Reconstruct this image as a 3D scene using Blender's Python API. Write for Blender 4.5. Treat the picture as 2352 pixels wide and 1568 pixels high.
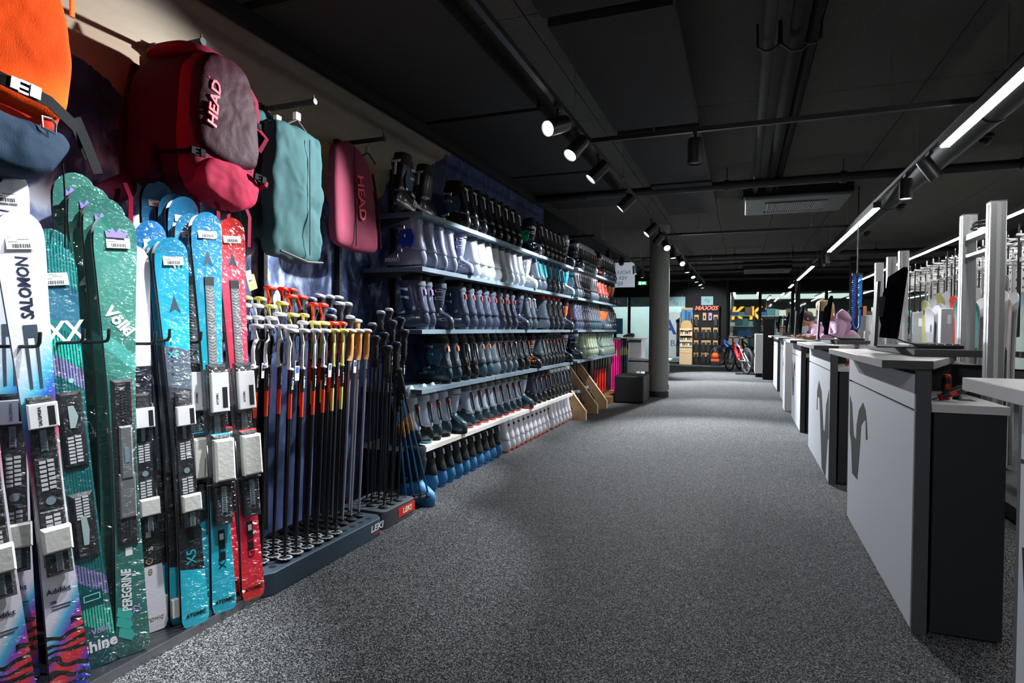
import bpy, math, random
from mathutils import Vector, Matrix
random.seed(7)
for o in list(bpy.data.objects): bpy.data.objects.remove(o)
SC = bpy.context.scene; COL = SC.collection
PI = math.pi
# ------------------------------------------------------------------ camera
def make_camera():
    F, yaw, pit, rol = 1388.489, 0.3648891, -0.0214136, 0.0064771
    f = Vector((-math.sin(yaw)*math.cos(pit), math.cos(yaw)*math.cos(pit), math.sin(pit)))
    r0 = f.cross(Vector((0, 0, 1))).normalized(); u0 = r0.cross(f)
    r = r0*math.cos(rol)+u0*math.sin(rol); u = u0*math.cos(rol)-r0*math.sin(rol)
    cd = bpy.data.cameras.new('camera'); cam = bpy.data.objects.new('camera', cd); COL.objects.link(cam)
    cam.matrix_world = Matrix(((r.x, u.x, -f.x, 0), (r.y, u.y, -f.y, 0), (r.z, u.z, -f.z, 1.22), (0, 0, 0, 1)))
    cd.sensor_width = 36; cd.lens = 36*F/2352; cd.clip_start = 0.05; cd.clip_end = 100
    SC.camera = cam
make_camera()
SC.view_settings.view_transform = 'Standard'; SC.view_settings.look = 'None'
SC.view_settings.gamma = 1; SC.view_settings.exposure = 0.0; SC.view_settings.use_curve_mapping = False
W = bpy.data.worlds.new('world'); SC.world = W; W.use_nodes = True
W.node_tree.nodes['Background'].inputs[0].default_value = (0.5, 0.6, 0.8, 1)
W.node_tree.nodes['Background'].inputs[1].default_value = 0.006
STRIP = 52.0        # emission of the long ceiling lamps
SPOT = 3.2          # scale of all spot powers
def spot_light(loc, target, power, angle=50, blend=0.5, r=0.03, col=(0.93, 0.97, 1.0)):
    ld = bpy.data.lights.new('spot_beam', 'SPOT'); ld.energy = power*SPOT; ld.color = col
    ld.spot_size = math.radians(angle); ld.spot_blend = blend; ld.shadow_soft_size = r
    o = bpy.data.objects.new('spot_beam', ld); COL.objects.link(o); o.location = loc
    o.rotation_euler = (Vector(target)-Vector(loc)).to_track_quat('-Z', 'Y').to_euler()
    return o
def area_light(loc, sx, sy, power, rot=(0, 0, 0), col=(1, 1, 1)):
    ld = bpy.data.lights.new('fill_light', 'AREA'); ld.energy = power; ld.shape = 'RECTANGLE'; ld.size = sx; ld.size_y = sy; ld.color = col
    o = bpy.data.objects.new('fill_light', ld); COL.objects.link(o); o.location = loc; o.rotation_euler = rot
    return o
# ------------------------------------------------------------------ materials
MATS = {}
def nodes_of(m):
    m.use_nodes = True; nt = m.node_tree; return nt, nt.nodes, nt.links, nt.nodes['Principled BSDF']
def P(name, col, rough=0.5, metal=0.0, coat=0.0, emit=0.0, bump=None, var=None, spec=None, trans=0.0, wrap=False):
    """procedural principled material; bump=(scale,strength[,distance]); var=(scale,amount) colour mottling"""
    if name in MATS: return MATS[name]
    m = bpy.data.materials.new(name); nt, N, L, B = nodes_of(m); MATS[name] = m
    c = (*col, 1) if len(col) == 3 else col
    B.inputs['Base Color'].default_value = c; B.inputs['Roughness'].default_value = rough; B.inputs['Metallic'].default_value = metal
    if coat: B.inputs['Coat Weight'].default_value = coat; B.inputs['Coat Roughness'].default_value = 0.08
    if spec is not None: B.inputs['Specular IOR Level'].default_value = spec
    if trans: B.inputs['Transmission Weight'].default_value = trans
    if emit: B.inputs['Emission Color'].default_value = c; B.inputs['Emission Strength'].default_value = emit
    tc = N.new('ShaderNodeTexCoord')
    if var:
        nz = N.new('ShaderNodeTexNoise'); nz.inputs['Scale'].default_value = var[0]; nz.inputs['Detail'].default_value = 3
        L.new(tc.outputs['Object'], nz.inputs['Vector'])
        mx = N.new('ShaderNodeMix'); mx.data_type = 'RGBA'
        mx.inputs[6].default_value = (*[max(0, x*(1-var[1])) for x in c[:3]], 1); mx.inputs[7].default_value = (*[min(1, x*(1+var[1])) for x in c[:3]], 1)
        L.new(nz.outputs[0], mx.inputs[0]); L.new(mx.outputs[2], B.inputs['Base Color'])
    if bump:
        nz = N.new('ShaderNodeTexNoise'); nz.inputs['Scale'].default_value = bump[0]; nz.inputs['Detail'].default_value = 4
        L.new(tc.outputs['Object'], nz.inputs['Vector'])
        bp = N.new('ShaderNodeBump'); bp.inputs['Strength'].default_value = bump[1]; bp.inputs['Distance'].default_value = bump[2] if len(bump) > 2 else 0.01
        L.new(nz.outputs[0], bp.inputs['Height']); L.new(bp.outputs[0], B.inputs['Normal'])
    if wrap: add_wrap(N, L, B, tc)
    return m
def add_wrap(N, L, B, tc, k=1.0):
    """crinkled clear film as a bumpy clear coat"""
    B.inputs['Coat Weight'].default_value = k; B.inputs['Coat Roughness'].default_value = 0.16
    mp = N.new('ShaderNodeMapping'); mp.inputs['Scale'].default_value = (1, 1, 1.6); L.new(tc.outputs['Object'], mp.inputs[0])
    nz = N.new('ShaderNodeTexNoise'); nz.inputs['Scale'].default_value = 22; nz.inputs['Detail'].default_value = 3; nz.inputs['Distortion'].default_value = 1.8
    L.new(mp.outputs[0], nz.inputs['Vector'])
    bp = N.new('ShaderNodeBump'); bp.inputs['Strength'].default_value = 1.0; bp.inputs['Distance'].default_value = 0.022
    L.new(nz.outputs[0], bp.inputs['Height']); L.new(bp.outputs[0], B.inputs['Coat Normal'])
def hexc(s):
    v = [int(s[i:i+2], 16)/255 for i in (0, 2, 4)]
    return tuple(x/12.92 if x < 0.04045 else ((x+0.055)/1.055)**2.4 for x in v)
black = P('black_plastic', (0.008, 0.009, 0.011), 0.35); satin = P('black_satin', (0.012, 0.013, 0.015), 0.55)
matblack = P('matt_black', (0.006, 0.006, 0.007), 0.85); dgrey = P('dark_grey', (0.035, 0.038, 0.042), 0.6)
white = P('white_plastic', (0.78, 0.79, 0.8), 0.4); paper = P('paper_white', (0.8, 0.8, 0.82), 0.7)
steel = P('steel', (0.55, 0.56, 0.58), 0.28, 1.0); alu = P('aluminium', (0.5, 0.51, 0.52), 0.42, 0.85)
rubber = P('rubber', (0.012, 0.012, 0.013), 0.8, bump=(120, 0.3)); ink = P('black_ink', (0.01, 0.01, 0.012), 0.6)
redm = P('red_plastic', (0.75, 0.02, 0.015), 0.4); orangem = P('orange_plastic', (0.85, 0.12, 0.02), 0.4)
silver = P('silver_paint', (0.5, 0.5, 0.53), 0.35, 0.6)
# ------------------------------------------------------------------ mesh building
class MB:
    def __init__(s): s.v = []; s.f = []; s.m = []
    def add(s, vs, fs, mi=0, M=None):
        b = len(s.v); s.v += [tuple(M @ Vector(p)) if M else tuple(p) for p in vs]
        for f in fs: s.f.append(tuple(b+i for i in f)); s.m.append(mi)
        return s
    def box(s, x0, x1, y0, y1, z0, z1, mi=0, M=None):
        return s.add([(x0, y0, z0), (x1, y0, z0), (x1, y1, z0), (x0, y1, z0), (x0, y0, z1), (x1, y0, z1), (x1, y1, z1), (x0, y1, z1)],
                     [(0, 3, 2, 1), (4, 5, 6, 7), (0, 1, 5, 4), (1, 2, 6, 5), (2, 3, 7, 6), (3, 0, 4, 7)], mi, M)
    def loft(s, rings, mi=0, c0=True, c1=True, closed=True, M=None):
        n = len(rings[0]); vs = [p for r in rings for p in r]; fs = []
        for i in range(len(rings)-1):
            for j in range(n if closed else n-1):
                k = (j+1) % n; fs.append((i*n+j, i*n+k, (i+1)*n+k, (i+1)*n+j))
        if c0: fs.append(tuple(range(n-1, -1, -1)))
        if c1: fs.append(tuple((len(rings)-1)*n+j for j in range(n)))
        return s.add(vs, fs, mi, M)
    def tube(s, path, r, n=8, mi=0, M=None, flat=1.0, closed=False):
        pts = [Vector(p) for p in path]; rr = r if isinstance(r, (list, tuple)) else [r]*len(pts); rings = []
        up = None
        for i, p in enumerate(pts):
            if closed: d = pts[(i+1) % len(pts)]-pts[i-1]
            else: d = pts[min(i+1, len(pts)-1)]-pts[max(i-1, 0)]
            d = d.normalized() if d.length > 1e-9 else Vector((0, 0, 1))
            if up is None:
                up = Vector((0, 0, 1)) if abs(d.z) < 0.9 else Vector((1, 0, 0))
            a = d.cross(up)
            if a.length < 1e-6: a = d.orthogonal()
            a.normalize(); up = a.cross(d).normalized()
            rings.append([tuple(p+a*math.cos(2*PI*j/n)*rr[i]+up*math.sin(2*PI*j/n)*rr[i]*flat) for j in range(n)])
        if closed: rings.append(rings[0]); return s.loft(rings, mi, False, False, M=M)
        return s.loft(rings, mi, M=M)
    def lathe(s, prof, n=16, mi=0, M=None, c0=True, c1=True):
        return s.loft([[(r*math.cos(2*PI*j/n), r*math.sin(2*PI*j/n), z) for j in range(n)] for r, z in prof], mi, c0, c1, M=M)
    def cyl(s, p0, p1, r, n=12, mi=0, r1=None):
        return s.tube([p0, p1], [r, r if r1 is None else r1], n, mi)
    def prism(s, poly, d0, d1, ax='x', mi=0, M=None):
        def q(a, b, d): return {'x': (d, a, b), 'y': (a, d, b), 'z': (a, b, d)}[ax]
        return s.loft([[q(a, b, d0) for a, b in poly], [q(a, b, d1) for a, b in poly]], mi, M=M)
    def ball(s, c, r, n=12, mi=0, sc=(1, 1, 1)):
        rings = []
        for i in range(1, n//2+2):
            t = PI*(i-0.5)/(n//2+1)-PI/2
            rings.append([(c[0]+r*sc[0]*math.cos(t)*math.cos(2*PI*j/n), c[1]+r*sc[1]*math.cos(t)*math.sin(2*PI*j/n), c[2]+r*sc[2]*math.sin(t)) for j in range(n)])
        return s.loft(rings, mi)
    def mesh(s, name, nm=1):
        me = bpy.data.meshes.new(name); me.from_pydata(s.v, [], s.f); me.update()
        if any(s.m): me.polygons.foreach_set('material_index', s.m)
        for _ in range(nm): me.materials.append(None)
        return me
def smooth(me, ang=40):
    me.polygons.foreach_set('use_smooth', [True]*len(me.polygons))
    try: me.set_sharp_from_angle(angle=math.radians(ang))
    except Exception: pass
def ob(name, me, mats, parent=None, loc=None, M=None):
    if isinstance(me, MB):
        mats_ = mats if isinstance(mats, (list, tuple)) else [mats]
        me = me.mesh(name, len(mats_)); smooth(me)
    o = bpy.data.objects.new(name, me); COL.objects.link(o)
    mats = mats if isinstance(mats, (list, tuple)) else [mats]
    for i, m in enumerate(mats):
        o.material_slots[i].link = 'OBJECT'; o.material_slots[i].material = m
    if parent is not None: o.parent = parent
    if loc is not None: o.location = loc
    if M is not None: o.matrix_basis = M
    return o
def bevel(o, w, n=2):
    b = o.modifiers.new('bevel', 'BEVEL'); b.width = w; b.segments = n; b.limit_method = 'ANGLE'; b.angle_limit = math.radians(40); return o
def tag(o, label, cat, group=None):
    o['label'] = label; o['category'] = cat
    if group: o['group'] = group
    return o
def thing(name, label, cat, loc=(0, 0, 0), rotz=0, group=None, M=None):
    o = bpy.data.objects.new(name, None); COL.objects.link(o); o.empty_display_size = 0.05
    if M is not None: o.matrix_basis = M
    else: o.location = loc; o.rotation_euler = (0, 0, rotz)
    return tag(o, label, cat, group)
def struct(name, me, m, parent=None, **k):
    o = ob(name, me, m, parent, **k)
    if parent is None: o['kind'] = 'structure'
    return o
def dup(root, M=None, loc=None, rotz=None, label=None, group=None):
    r = root.copy(); COL.objects.link(r)
    if M is not None: r.matrix_basis = M
    if loc is not None: r.location = loc
    if rotz is not None: r.rotation_euler = (0, 0, rotz)
    if label: r['label'] = label
    if group: r['group'] = group
    for ch in root.children:
        c = ch.copy(); COL.objects.link(c); c.parent = r
        for g in ch.children:
            d = g.copy(); COL.objects.link(d); d.parent = c
    return r
ORD = 'first second third fourth fifth sixth seventh eighth ninth tenth eleventh twelfth thirteenth fourteenth fifteenth sixteenth seventeenth eighteenth nineteenth twentieth'.split()
def nth(i):
    if i < 20: return ORD[i]
    t = ['', 'twenty', 'thirty', 'forty', 'fifty'][(i+1)//10-1 if False else (i+1)//10-1]
    t = {2: 'twenty', 3: 'thirty', 4: 'forty', 5: 'fifty'}[(i+1)//10]; u = (i+1) % 10
    return t+'-'+ORD[u-1] if u else {'twenty': 'twentieth', 'thirty': 'thirtieth', 'forty': 'fortieth', 'fifty': 'fiftieth'}[t]
TXT = {}
def text(s, size, m, parent, loc, xd, up, name='lettering', ext=0.0006, shear=0.0, bold=0.0, align='CENTER', sx=1.0):
    """flat printed letters; xd = reading direction, up = letter-up direction (parent space)"""
    key = (s, size, ext, shear, bold, align)
    if key not in TXT:
        cu = bpy.data.curves.new('lettering', 'FONT'); cu.body = s; cu.size = size; cu.extrude = ext; cu.shear = shear; cu.offset = bold
        cu.align_x = align; cu.align_y = 'CENTER'; cu.resolution_u = 2
        to = bpy.data.objects.new('tmp', cu); COL.objects.link(to); bpy.context.view_layer.update()
        me = bpy.data.meshes.new_from_object(to.evaluated_get(bpy.context.evaluated_depsgraph_get())); me.name = 'lettering'
        bpy.data.objects.remove(to)
        me.materials.clear(); me.materials.append(None); TXT[key] = me
    x = Vector(xd).normalized(); u = Vector(up); u = (u-x*u.dot(x)).normalized(); n = x.cross(u)
    M = Matrix(((x.x*sx, u.x, n.x, loc[0]), (x.y*sx, u.y, n.y, loc[1]), (x.z*sx, u.z, n.z, loc[2]), (0, 0, 0, 1)))
    return ob(name, TXT[key], m, parent, M=M)
def look(loc, xdir, up=(0, 0, 1)):
    x = Vector(xdir).normalized(); z = Vector(up); z = (z-x*z.dot(x)).normalized(); y = z.cross(x)
    return Matrix(((x.x, y.x, z.x, loc[0]), (x.y, y.y, z.y, loc[1]), (x.z, y.z, z.z, loc[2]), (0, 0, 0, 1)))
# ------------------------------------------------------------------ setting
def floor_mat():
    m = bpy.data.materials.new('speckled_carpet'); nt, N, L, B = nodes_of(m)
    tc = N.new('ShaderNodeTexCoord'); nz = N.new('ShaderNodeTexVoronoi'); nz.inputs['Scale'].default_value = 290; nz.feature = 'SMOOTH_F1'; nz.inputs['Smoothness'].default_value = 0.35
    L.new(tc.outputs['Object'], nz.inputs['Vector'])
    r = N.new('ShaderNodeValToRGB'); r.color_ramp.elements[0].position = 0.25; r.color_ramp.elements[0].color = (0.010, 0.011, 0.0115, 1)
    r.color_ramp.elements[1].position = 0.95; r.color_ramp.elements[1].color = (0.36, 0.37, 0.39, 1)
    e = r.color_ramp.elements.new(0.55); e.color = (0.06, 0.062, 0.065, 1)
    sc_ = N.new('ShaderNodeSeparateColor'); L.new(nz.outputs['Color'], sc_.inputs[0]); L.new(sc_.outputs[0], r.inputs[0])
    n2 = N.new('ShaderNodeTexNoise'); n2.inputs['Scale'].default_value = 1.3; L.new(tc.outputs['Object'], n2.inputs['Vector'])
    mx = N.new('ShaderNodeMix'); mx.data_type = 'RGBA'; mx.blend_type = 'MULTIPLY'; mx.inputs[0].default_value = 0.25
    L.new(r.outputs[0], mx.inputs[6]); L.new(n2.outputs[0], mx.inputs[7]); L.new(mx.outputs[2], B.inputs['Base Color'])
    bp = N.new('ShaderNodeBump'); bp.inputs['Strength'].default_value = 0.2; bp.inputs['Distance'].default_value = 0.003
    L.new(sc_.outputs[1], bp.inputs['Height']); L.new(bp.outputs[0], B.inputs['Normal'])
    B.inputs['Roughness'].default_value = 0.95; B.inputs['Specular IOR Level'].default_value = 0.15
    return m
def mural_mat():
    """printed mountain panorama: tan evening sky over a dark blue snowy ridge"""
    m = bpy.data.materials.new('mountain_print'); nt, N, L, B = nodes_of(m)
    tc = N.new('ShaderNodeTexCoord'); sp = N.new('ShaderNodeSeparateXYZ'); L.new(tc.outputs['Object'], sp.inputs[0])
    def noise(sc, det, src=None, dist=0, sca=None):
        n = N.new('ShaderNodeTexNoise'); n.inputs['Scale'].default_value = sc; n.inputs['Detail'].default_value = det; n.inputs['Distortion'].default_value = dist
        if sca:
            mp = N.new('ShaderNodeMapping'); mp.inputs['Scale'].default_value = sca; mp.inputs['Rotation'].default_value = (0.5, 0, 0); L.new(tc.outputs['Object'], mp.inputs[0]); L.new(mp.outputs[0], n.inputs['Vector'])
        else: L.new(tc.outputs['Object'], n.inputs['Vector'])
        return n
    def math_(op, a, b):
        n = N.new('ShaderNodeMath'); n.operation = op
        for i, x in enumerate((a, b)):
            if isinstance(x, (int, float)): n.inputs[i].default_value = x
            else: L.new(x, n.inputs[i])
        return n.outputs[0]
    def ramp(src, st, interp='LINEAR'):
        r = N.new('ShaderNodeValToRGB'); cr = r.color_ramp; cr.interpolation = interp
        while len(cr.elements) < len(st): cr.elements.new(0.5)
        for e, (p, c) in zip(cr.elements, st): e.position = p; e.color = (*c, 1)
        L.new(src, r.inputs[0]); return r.outputs[0]
    def mix(f, a, b):
        x = N.new('ShaderNodeMix'); x.data_type = 'RGBA'; L.new(f, x.inputs[0]); L.new(a, x.inputs[6]); L.new(b, x.inputs[7]); return x.outputs[2]
    Y, Z = sp.outputs[1], sp.outputs[2]
    # ridge height as a function of Y
    mr = N.new('ShaderNodeValToRGB'); cr = mr.color_ramp; pts = [(0, .78), (.2, .76), (.28, .70), (.42, .66), (.48, .70), (.56, .80), (.66, .97), (1, 1)]
    while len(cr.elements) < len(pts): cr.elements.new(0.5)
    for e, (p, c) in zip(cr.elements, pts): e.position = p; e.color = (c, c, c, 1)
    L.new(math_('MULTIPLY', math_('ADD', Y, 0.0), 1/8.0), mr.inputs[0])
    n1 = noise(2.4, 6)
    ridge = math_('ADD', math_('MULTIPLY', mr.outputs[0], 3.1), math_('MULTIPLY', math_('SUBTRACT', n1.outputs[0], 0.5), 0.45))
    mask = math_('GREATER_THAN', Z, ridge)
    n2 = noise(2.2, 5, sca=(1, 0.5, 2.6)); 
    sky = ramp(math_('ADD', math_('MULTIPLY', math_('SUBTRACT', Z, 2.1), 1.1), math_('MULTIPLY', math_('SUBTRACT', n2.outputs[0], 0.5), 1.2)),
               [(0, hexc('c07a40')), (.2, hexc('94745a')), (.35, hexc('94846f')), (.55, hexc('9c907e')), (.8, hexc('8a8072')), (1, hexc('7a7268'))])
    n3 = noise(7, 8, dist=0.8, sca=(1, 1.3, 0.8)); n4 = noise(1.3, 2)
    v = math_('ADD', math_('MULTIPLY', n3.outputs[0], 0.75), math_('MULTIPLY', n4.outputs[0], 0.45))
    rock = ramp(v, [(.3, hexc('070c1c')), (.5, hexc('1b2848')), (.6, hexc('3f517c')), (.68, hexc('8b9cc6')), (.76, hexc('dfe6f6'))])
    low = ramp(Z, [(0, hexc('2f4068')), (1, hexc('2f4068'))])
    lo = N.new('ShaderNodeMapRange'); lo.inputs[1].default_value = 1.25; lo.inputs[2].default_value = 1.5; L.new(Z, lo.inputs[0])
    lowmix = ramp(n3.outputs[0], [(.35, hexc('24325a')), (.65, hexc('4a5c92'))])
    rk = mix(lo.outputs[0], lowmix, rock)
    hi = N.new('ShaderNodeMapRange'); hi.inputs[1].default_value = 1.75; hi.inputs[2].default_value = 2.2; L.new(Z, hi.inputs[0])
    hirock = ramp(v, [(.3, hexc('070b18')), (.52, hexc('1c2b52')), (.72, hexc('3a4f80')), (.85, hexc('5c70a4'))])
    rk = mix(hi.outputs[0], rk, hirock)
    L.new(mix(mask, rk, sky), B.inputs['Base Color'])
    B.inputs['Roughness'].default_value = 0.75
    bn = noise(160, 2); bp = N.new('ShaderNodeBump'); bp.inputs['Strength'].default_value = 0.15; L.new(bn.outputs[0], bp.inputs['Height']); L.new(bp.outputs[0], B.inputs['Normal'])
    return m
wool = P('wood_wool_board', (0.085, 0.083, 0.07), 0.95, bump=(90, 0.7, 0.01), var=(45, 0.35))
darkceil = P('dark_ceiling', (0.016, 0.016, 0.016), 0.9, bump=(90, 0.5), var=(40, 0.3))
feltcol = P('column_felt', (0.2, 0.21, 0.19), 0.95, bump=(200, 0.5), var=(60, 0.3))
struct('floor', MB().box(-6.5, 8.5, -2.5, 42, -0.1, 0), floor_mat())
ceil = struct('ceiling', MB().box(-6.5, 8.5, -2.5, 42, 3.14, 3.25), matblack)
pm = MB().box(-0.416, 0.416, -0.956, 0.956, -0.018, 0.018).mesh('ceiling_panel')
for i in range(-4, 5):
    for j in range(-1, 10):
        x = 1.265+0.84*(i-0.5); y = 5.38+1.92*(j-1.5)
        if x < -2.3 and y < 8: continue
        ob('ceiling_panel', pm, wool, ceil, loc=(x, y, 3.12))
# dropped soffit panels above the aisle and the boot wall
dp = MB().box(-0.34, 0.34, -0.95, 0.95, -0.03, 0.03).mesh('suspended_panel')
for k, y in enumerate((0.3, 2.25, 4.2-1.0, 5.2, 7.15)):
    ob('suspended_panel', dp, darkceil, ceil, loc=(-0.70, [0.2, 2.2, 4.2, 6.2, 8.2][k], 2.93))
lp = MB().box(-0.5, 0.5, -0.95, 0.95, -0.04, 0.04).mesh('suspended_panel')
for k in range(5):
    ob('suspended_panel', lp, darkceil, ceil, loc=(-2.02, -0.4+1.97*k, 2.98))
ob('wall_top_shade', MB().box(-2.58, -2.53, -2.5, 7.95, 2.86, 3.14), matblack, ceil)  # black strip stands in for the shade along the unlit wall top
wl = struct('wall_left', MB().box(-2.75, -2.6, -2.5, 7.95, 0, 3.1), mural_mat())
struct('trim_1', MB().box(-2.76, -2.595, 7.95, 7.985, 0, 3.1), P('trim_blue', (0.05, 0.07, 0.15), .6))
wallwhite = P('pale_wall', (0.6, 0.62, 0.62), 0.85, bump=(30, 0.1))
# far left shop window wall at Y=22.5
struct('wall_back', MB().box(-6.5, -0.55, 22.5, 22.75, 2.45, 3.14).box(-1.9, -1.45, 22.45, 22.8, 0, 2.6).box(-0.95, -0.55, 22.45, 22.8, 0, 2.6), matblack)
struct('wall_side_left', MB().box(-6.5, -6.4, 7.9, 42, 0, 3.14), P('dark_wall', (0.05, 0.05, 0.055), .8))
struct('wall_behind', MB().box(-2.75, 8.5, -2.6, -2.5, 0, 3.14), P('dark_wall', (0.05, 0.05, 0.055), .8))
struct('wall_right', MB().box(8.4, 8.5, -2.5, 42, 0, 3.14), wallwhite)
struct('wall_far', MB().box(-6.5, 8.5, 41.9, 42, 0, 3.14), P('far_wall', (0.16, 0.2, 0.2), .8))
glass = P('clear_glass', (0.75, 0.9, 0.88), 0.03, trans=1.0, spec=0.6)
def window(n, x0, x1, y, z0, z1, fr=0.035):
    w = struct('window_%d' % n, MB().box(x0, x0+fr, y-.03, y+.03, z0, z1).box(x1-fr, x1, y-.03, y+.03, z0, z1).box(x0+fr, x1-fr, y-.03, y+.03, z0, z0+fr).box(x0+fr, x1-fr, y-.03, y+.03, z1-fr, z1), matblack)
    ob('pane', MB().box(x0+fr, x1-fr, y-.006, y+.006, z0+fr, z1-fr), glass, w)
    return w
for n, (a, b) in enumerate([(-6.3, -4.75), (-4.75, -3.95), (-3.95, -2.95), (-2.95, -1.9), (-1.45, -0.95)]):
    w = window(n+1, a, b, 22.5, 0.0, 2.45, 0.05)
    film = ob('window_film', MB().box(a+.05, b-.05, 22.44, 22.446, 2.05, 2.4), P('window_film', hexc('8fb2b6'), .8), w)
    for k in range(int((b-a)/0.42)):
        text('C5', 0.15, P('film_print', hexc('2c4a52'), .8), w, (a+0.25+0.42*k, 22.43, 2.24-0.08*(k % 2)), (1, 0, -0.6), (0.6, 0, 1), name='film_print')
# outside of the shop windows: paved yard and pale concrete wall, lit by an added area light in place of daylight
struct('wall_yard', MB().box(-6.4, -0.6, 26.5, 26.7, 0, 3.1), P('yard_wall', hexc('c4cdc8'), .9, var=(1.5, .25)))
struct('wall_yard_side', MB().box(-0.6, -0.5, 22.8, 41.9, 0, 3.14), P('dark_wall', (0.05, 0.05, 0.055), .8))
area_light((-3.4, 24.8, 3.0), 4.5, 2.5, 240, col=(0.85, 0.95, 1))
# glass partition to the rooms behind (right of the tyre wall)
for n, (a, b) in enumerate([(-0.5, 0.55), (0.55, 1.6), (1.6, 2.65), (2.65, 3.7), (3.7, 4.75), (4.75, 6.2), (6.2, 8.3)]):
    window(n+10, a, b, 23.2, 0.0, 2.62, 0.05)
struct('wall_back_right', MB().box(-0.55, 8.4, 23.1, 23.3, 2.62, 3.14), matblack)
# round column
colm = MB().lathe([(0.177, 0.09), (0.177, 3.1)], 32); c = struct('trim_2', colm, feltcol, loc=(-1.432, 11.25, 0))
ob('column_base', MB().lathe([(0.186, 0), (0.186, 0.10), (0.178, 0.105)], 32), satin, c)
# ------------------------------------------------------------------ lighting hardware
ZT = 2.70
WIRE = MB().cyl((0, 0, 0), (0, 0, .43), 0.0025, 5).cyl((0, 0, 0), (0, 0, .03), 0.008, 6).mesh('suspension_wire')
def track(name, label, pts, group=None, w=0.034):
    t = thing(name, label, 'light track', group=group)
    m = MB()
    for (a, b) in zip(pts[:-1], pts[1:]):
        a = Vector(a); b = Vector(b); d = (b-a).normalized(); s = d.cross(Vector((0, 0, 1)))*w/2; zz = Vector((0, 0, w/2))
        m.loft([[tuple(p+s+zz), tuple(p-s+zz), tuple(p-s-zz), tuple(p+s-zz)] for p in (a-d*w/2, b+d*w/2)])
    ob('rail', m, satin, t)
    m = MB()
    for (a, b) in zip(pts[:-1], pts[1:]):
        a = Vector(a); b = Vector(b); n = max(1, int((b-a).length/1.9))
        for k in range(n+1):
            p = a+(b-a)*(k+0.3)/(n+0.6); ob('suspension_wire', WIRE, steel, t, loc=(p.x, p.y, ZT+.01))
    return t
track('light_track', 'long black lighting track above the aisle beside the boot wall', [(-1.155, -2, ZT), (-1.155, 20, ZT)])
track('light_track', 'black lighting track above the counters carrying strip lamps', [(1.4, -2, ZT), (1.4, 22, ZT)])
for y, l in ((4.7, 'nearest cross track joining the two long lighting tracks'), (9.72, 'second cross track, beyond the nearest ceiling air unit'), (13.65, 'third cross track behind the round column')):
    track('light_track', l, [(-1.12, y, ZT), (1.365, y, ZT)])
track('light_track', 'angled black track over the far end of the boot wall', [(-3.4, 9.45, ZT), (-2.24, 9.45, ZT), (-2.28, 15.1, ZT)])
lens_on = P('lamp_lens', (0.95, 0.98, 1.0), 0.3, emit=10); lens_dim = P('lamp_lens_dim', (0.9, 0.95, 1.0), 0.3, emit=3)
body_me = MB().lathe([(0.03, 0.19), (0.052, 0.185), (0.054, 0.17), (0.054, 0.0), (0.05, 0.0), (0.048, 0.02)], 24, c1=False).mesh('lamp_body'); smooth(body_me)
lens_me = MB().lathe([(0.0475, 0.008), (0.03, 0.006), (0.01, 0.005)], 24, c0=False).mesh('lens'); 
arm_me = MB().box(-0.014, 0.014, -0.05, 0.05, -0.004, 0.02).cyl((0, 0, 0), (0, 0, -0.06), 0.011, 8).mesh('mounting_arm')
nspot = [0]
def spot(x, y, target, power=0, label='', angle=55, lens=lens_on, blend=0.45, zt=ZT, tint=(0.93, 0.97, 1.0)):
    p = Vector((x, y, zt-0.15)); d = (Vector(target)-p).normalized()
    t = thing('spotlight', label, 'spotlight', (x, y, zt-0.041), group='cylinder spotlights on the tracks')
    ob('mounting_arm', arm_me, satin, t)
    q = (-d).to_track_quat('Z', 'Y'); off = q @ Vector((0, 0, -0.10))
    B = Matrix.Translation(Vector((0, 0, -0.109))+off) @ q.to_matrix().to_4x4()
    b = ob('lamp_body', body_me, P('lamp_black', (0.012, 0.013, 0.014), 0.4), t, M=B)
    ob('lens', lens_me, lens, b)
    if power:
        spot_light(p+d*0.105+Vector((0, 0, -0.0)), target, power, angle, blend, 0.03, tint)
    return t
WY = -2.35
L1 = [(0.2, (-2.1, -0.2, 0.8), 30), (1.35, (-2.1, 1.0, 0.5), 30), (1.9, (-2.2, 1.25, 1.0), 60),
      (3.83, (-2.3, 1.6, 1.45), 230), (4.33, (-2.2, 2.7, .5), 75), (5.04, (WY, 4.5, 1.2), 110), (6.37, (WY, 6.1, 1.35), 115),
      (8.2, (WY, 7.7, 1.3), 130), (9.0, (WY, 9.6, 1.2), 120), (9.8, (0.1, 6.6, 0.0), 430)]
names = ['behind the camera end of the left track', 'above the leftmost skis', 'left track spotlight just outside the view', 'large lit spotlight nearest on the left track, facing the skis', 'second lit spotlight on the left track facing the pole stand',
         'third spotlight on the left track, seen edge on', 'fourth spotlight on the left track, above the boot shelves', 'fifth spotlight on the left track, just before the column', 'sixth left-track spotlight, in front of the column', 'lit spotlight in front of the column pointing down at the aisle']
for (y, tg, pw), nm in zip(L1, names): spot(-1.155, y, tg, pw, 'black '+nm if not nm.startswith('black') else nm, angle=70 if y == 3.83 else 70 if y == 9.8 else 62, blend=.7 if y == 9.8 else .45)
for k, y in enumerate((10.8, 12.3, 13.6, 15.1, 16.4, 17.6, 18.8)):
    spot(-1.155, y, {1: (0.5, 8.6, .2), 3: (-.3, 13.6, 0), 5: (-.3, 17.0, 0)}.get(k, (-.9, y-0.3, 0)), {1: 280, 3: 420, 5: 420}.get(k, 0), 'black spotlight on the left track past the column, %s from it' % nth(k), lens=lens_on if k in (1, 3, 5) else lens_dim, angle=80)
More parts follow.
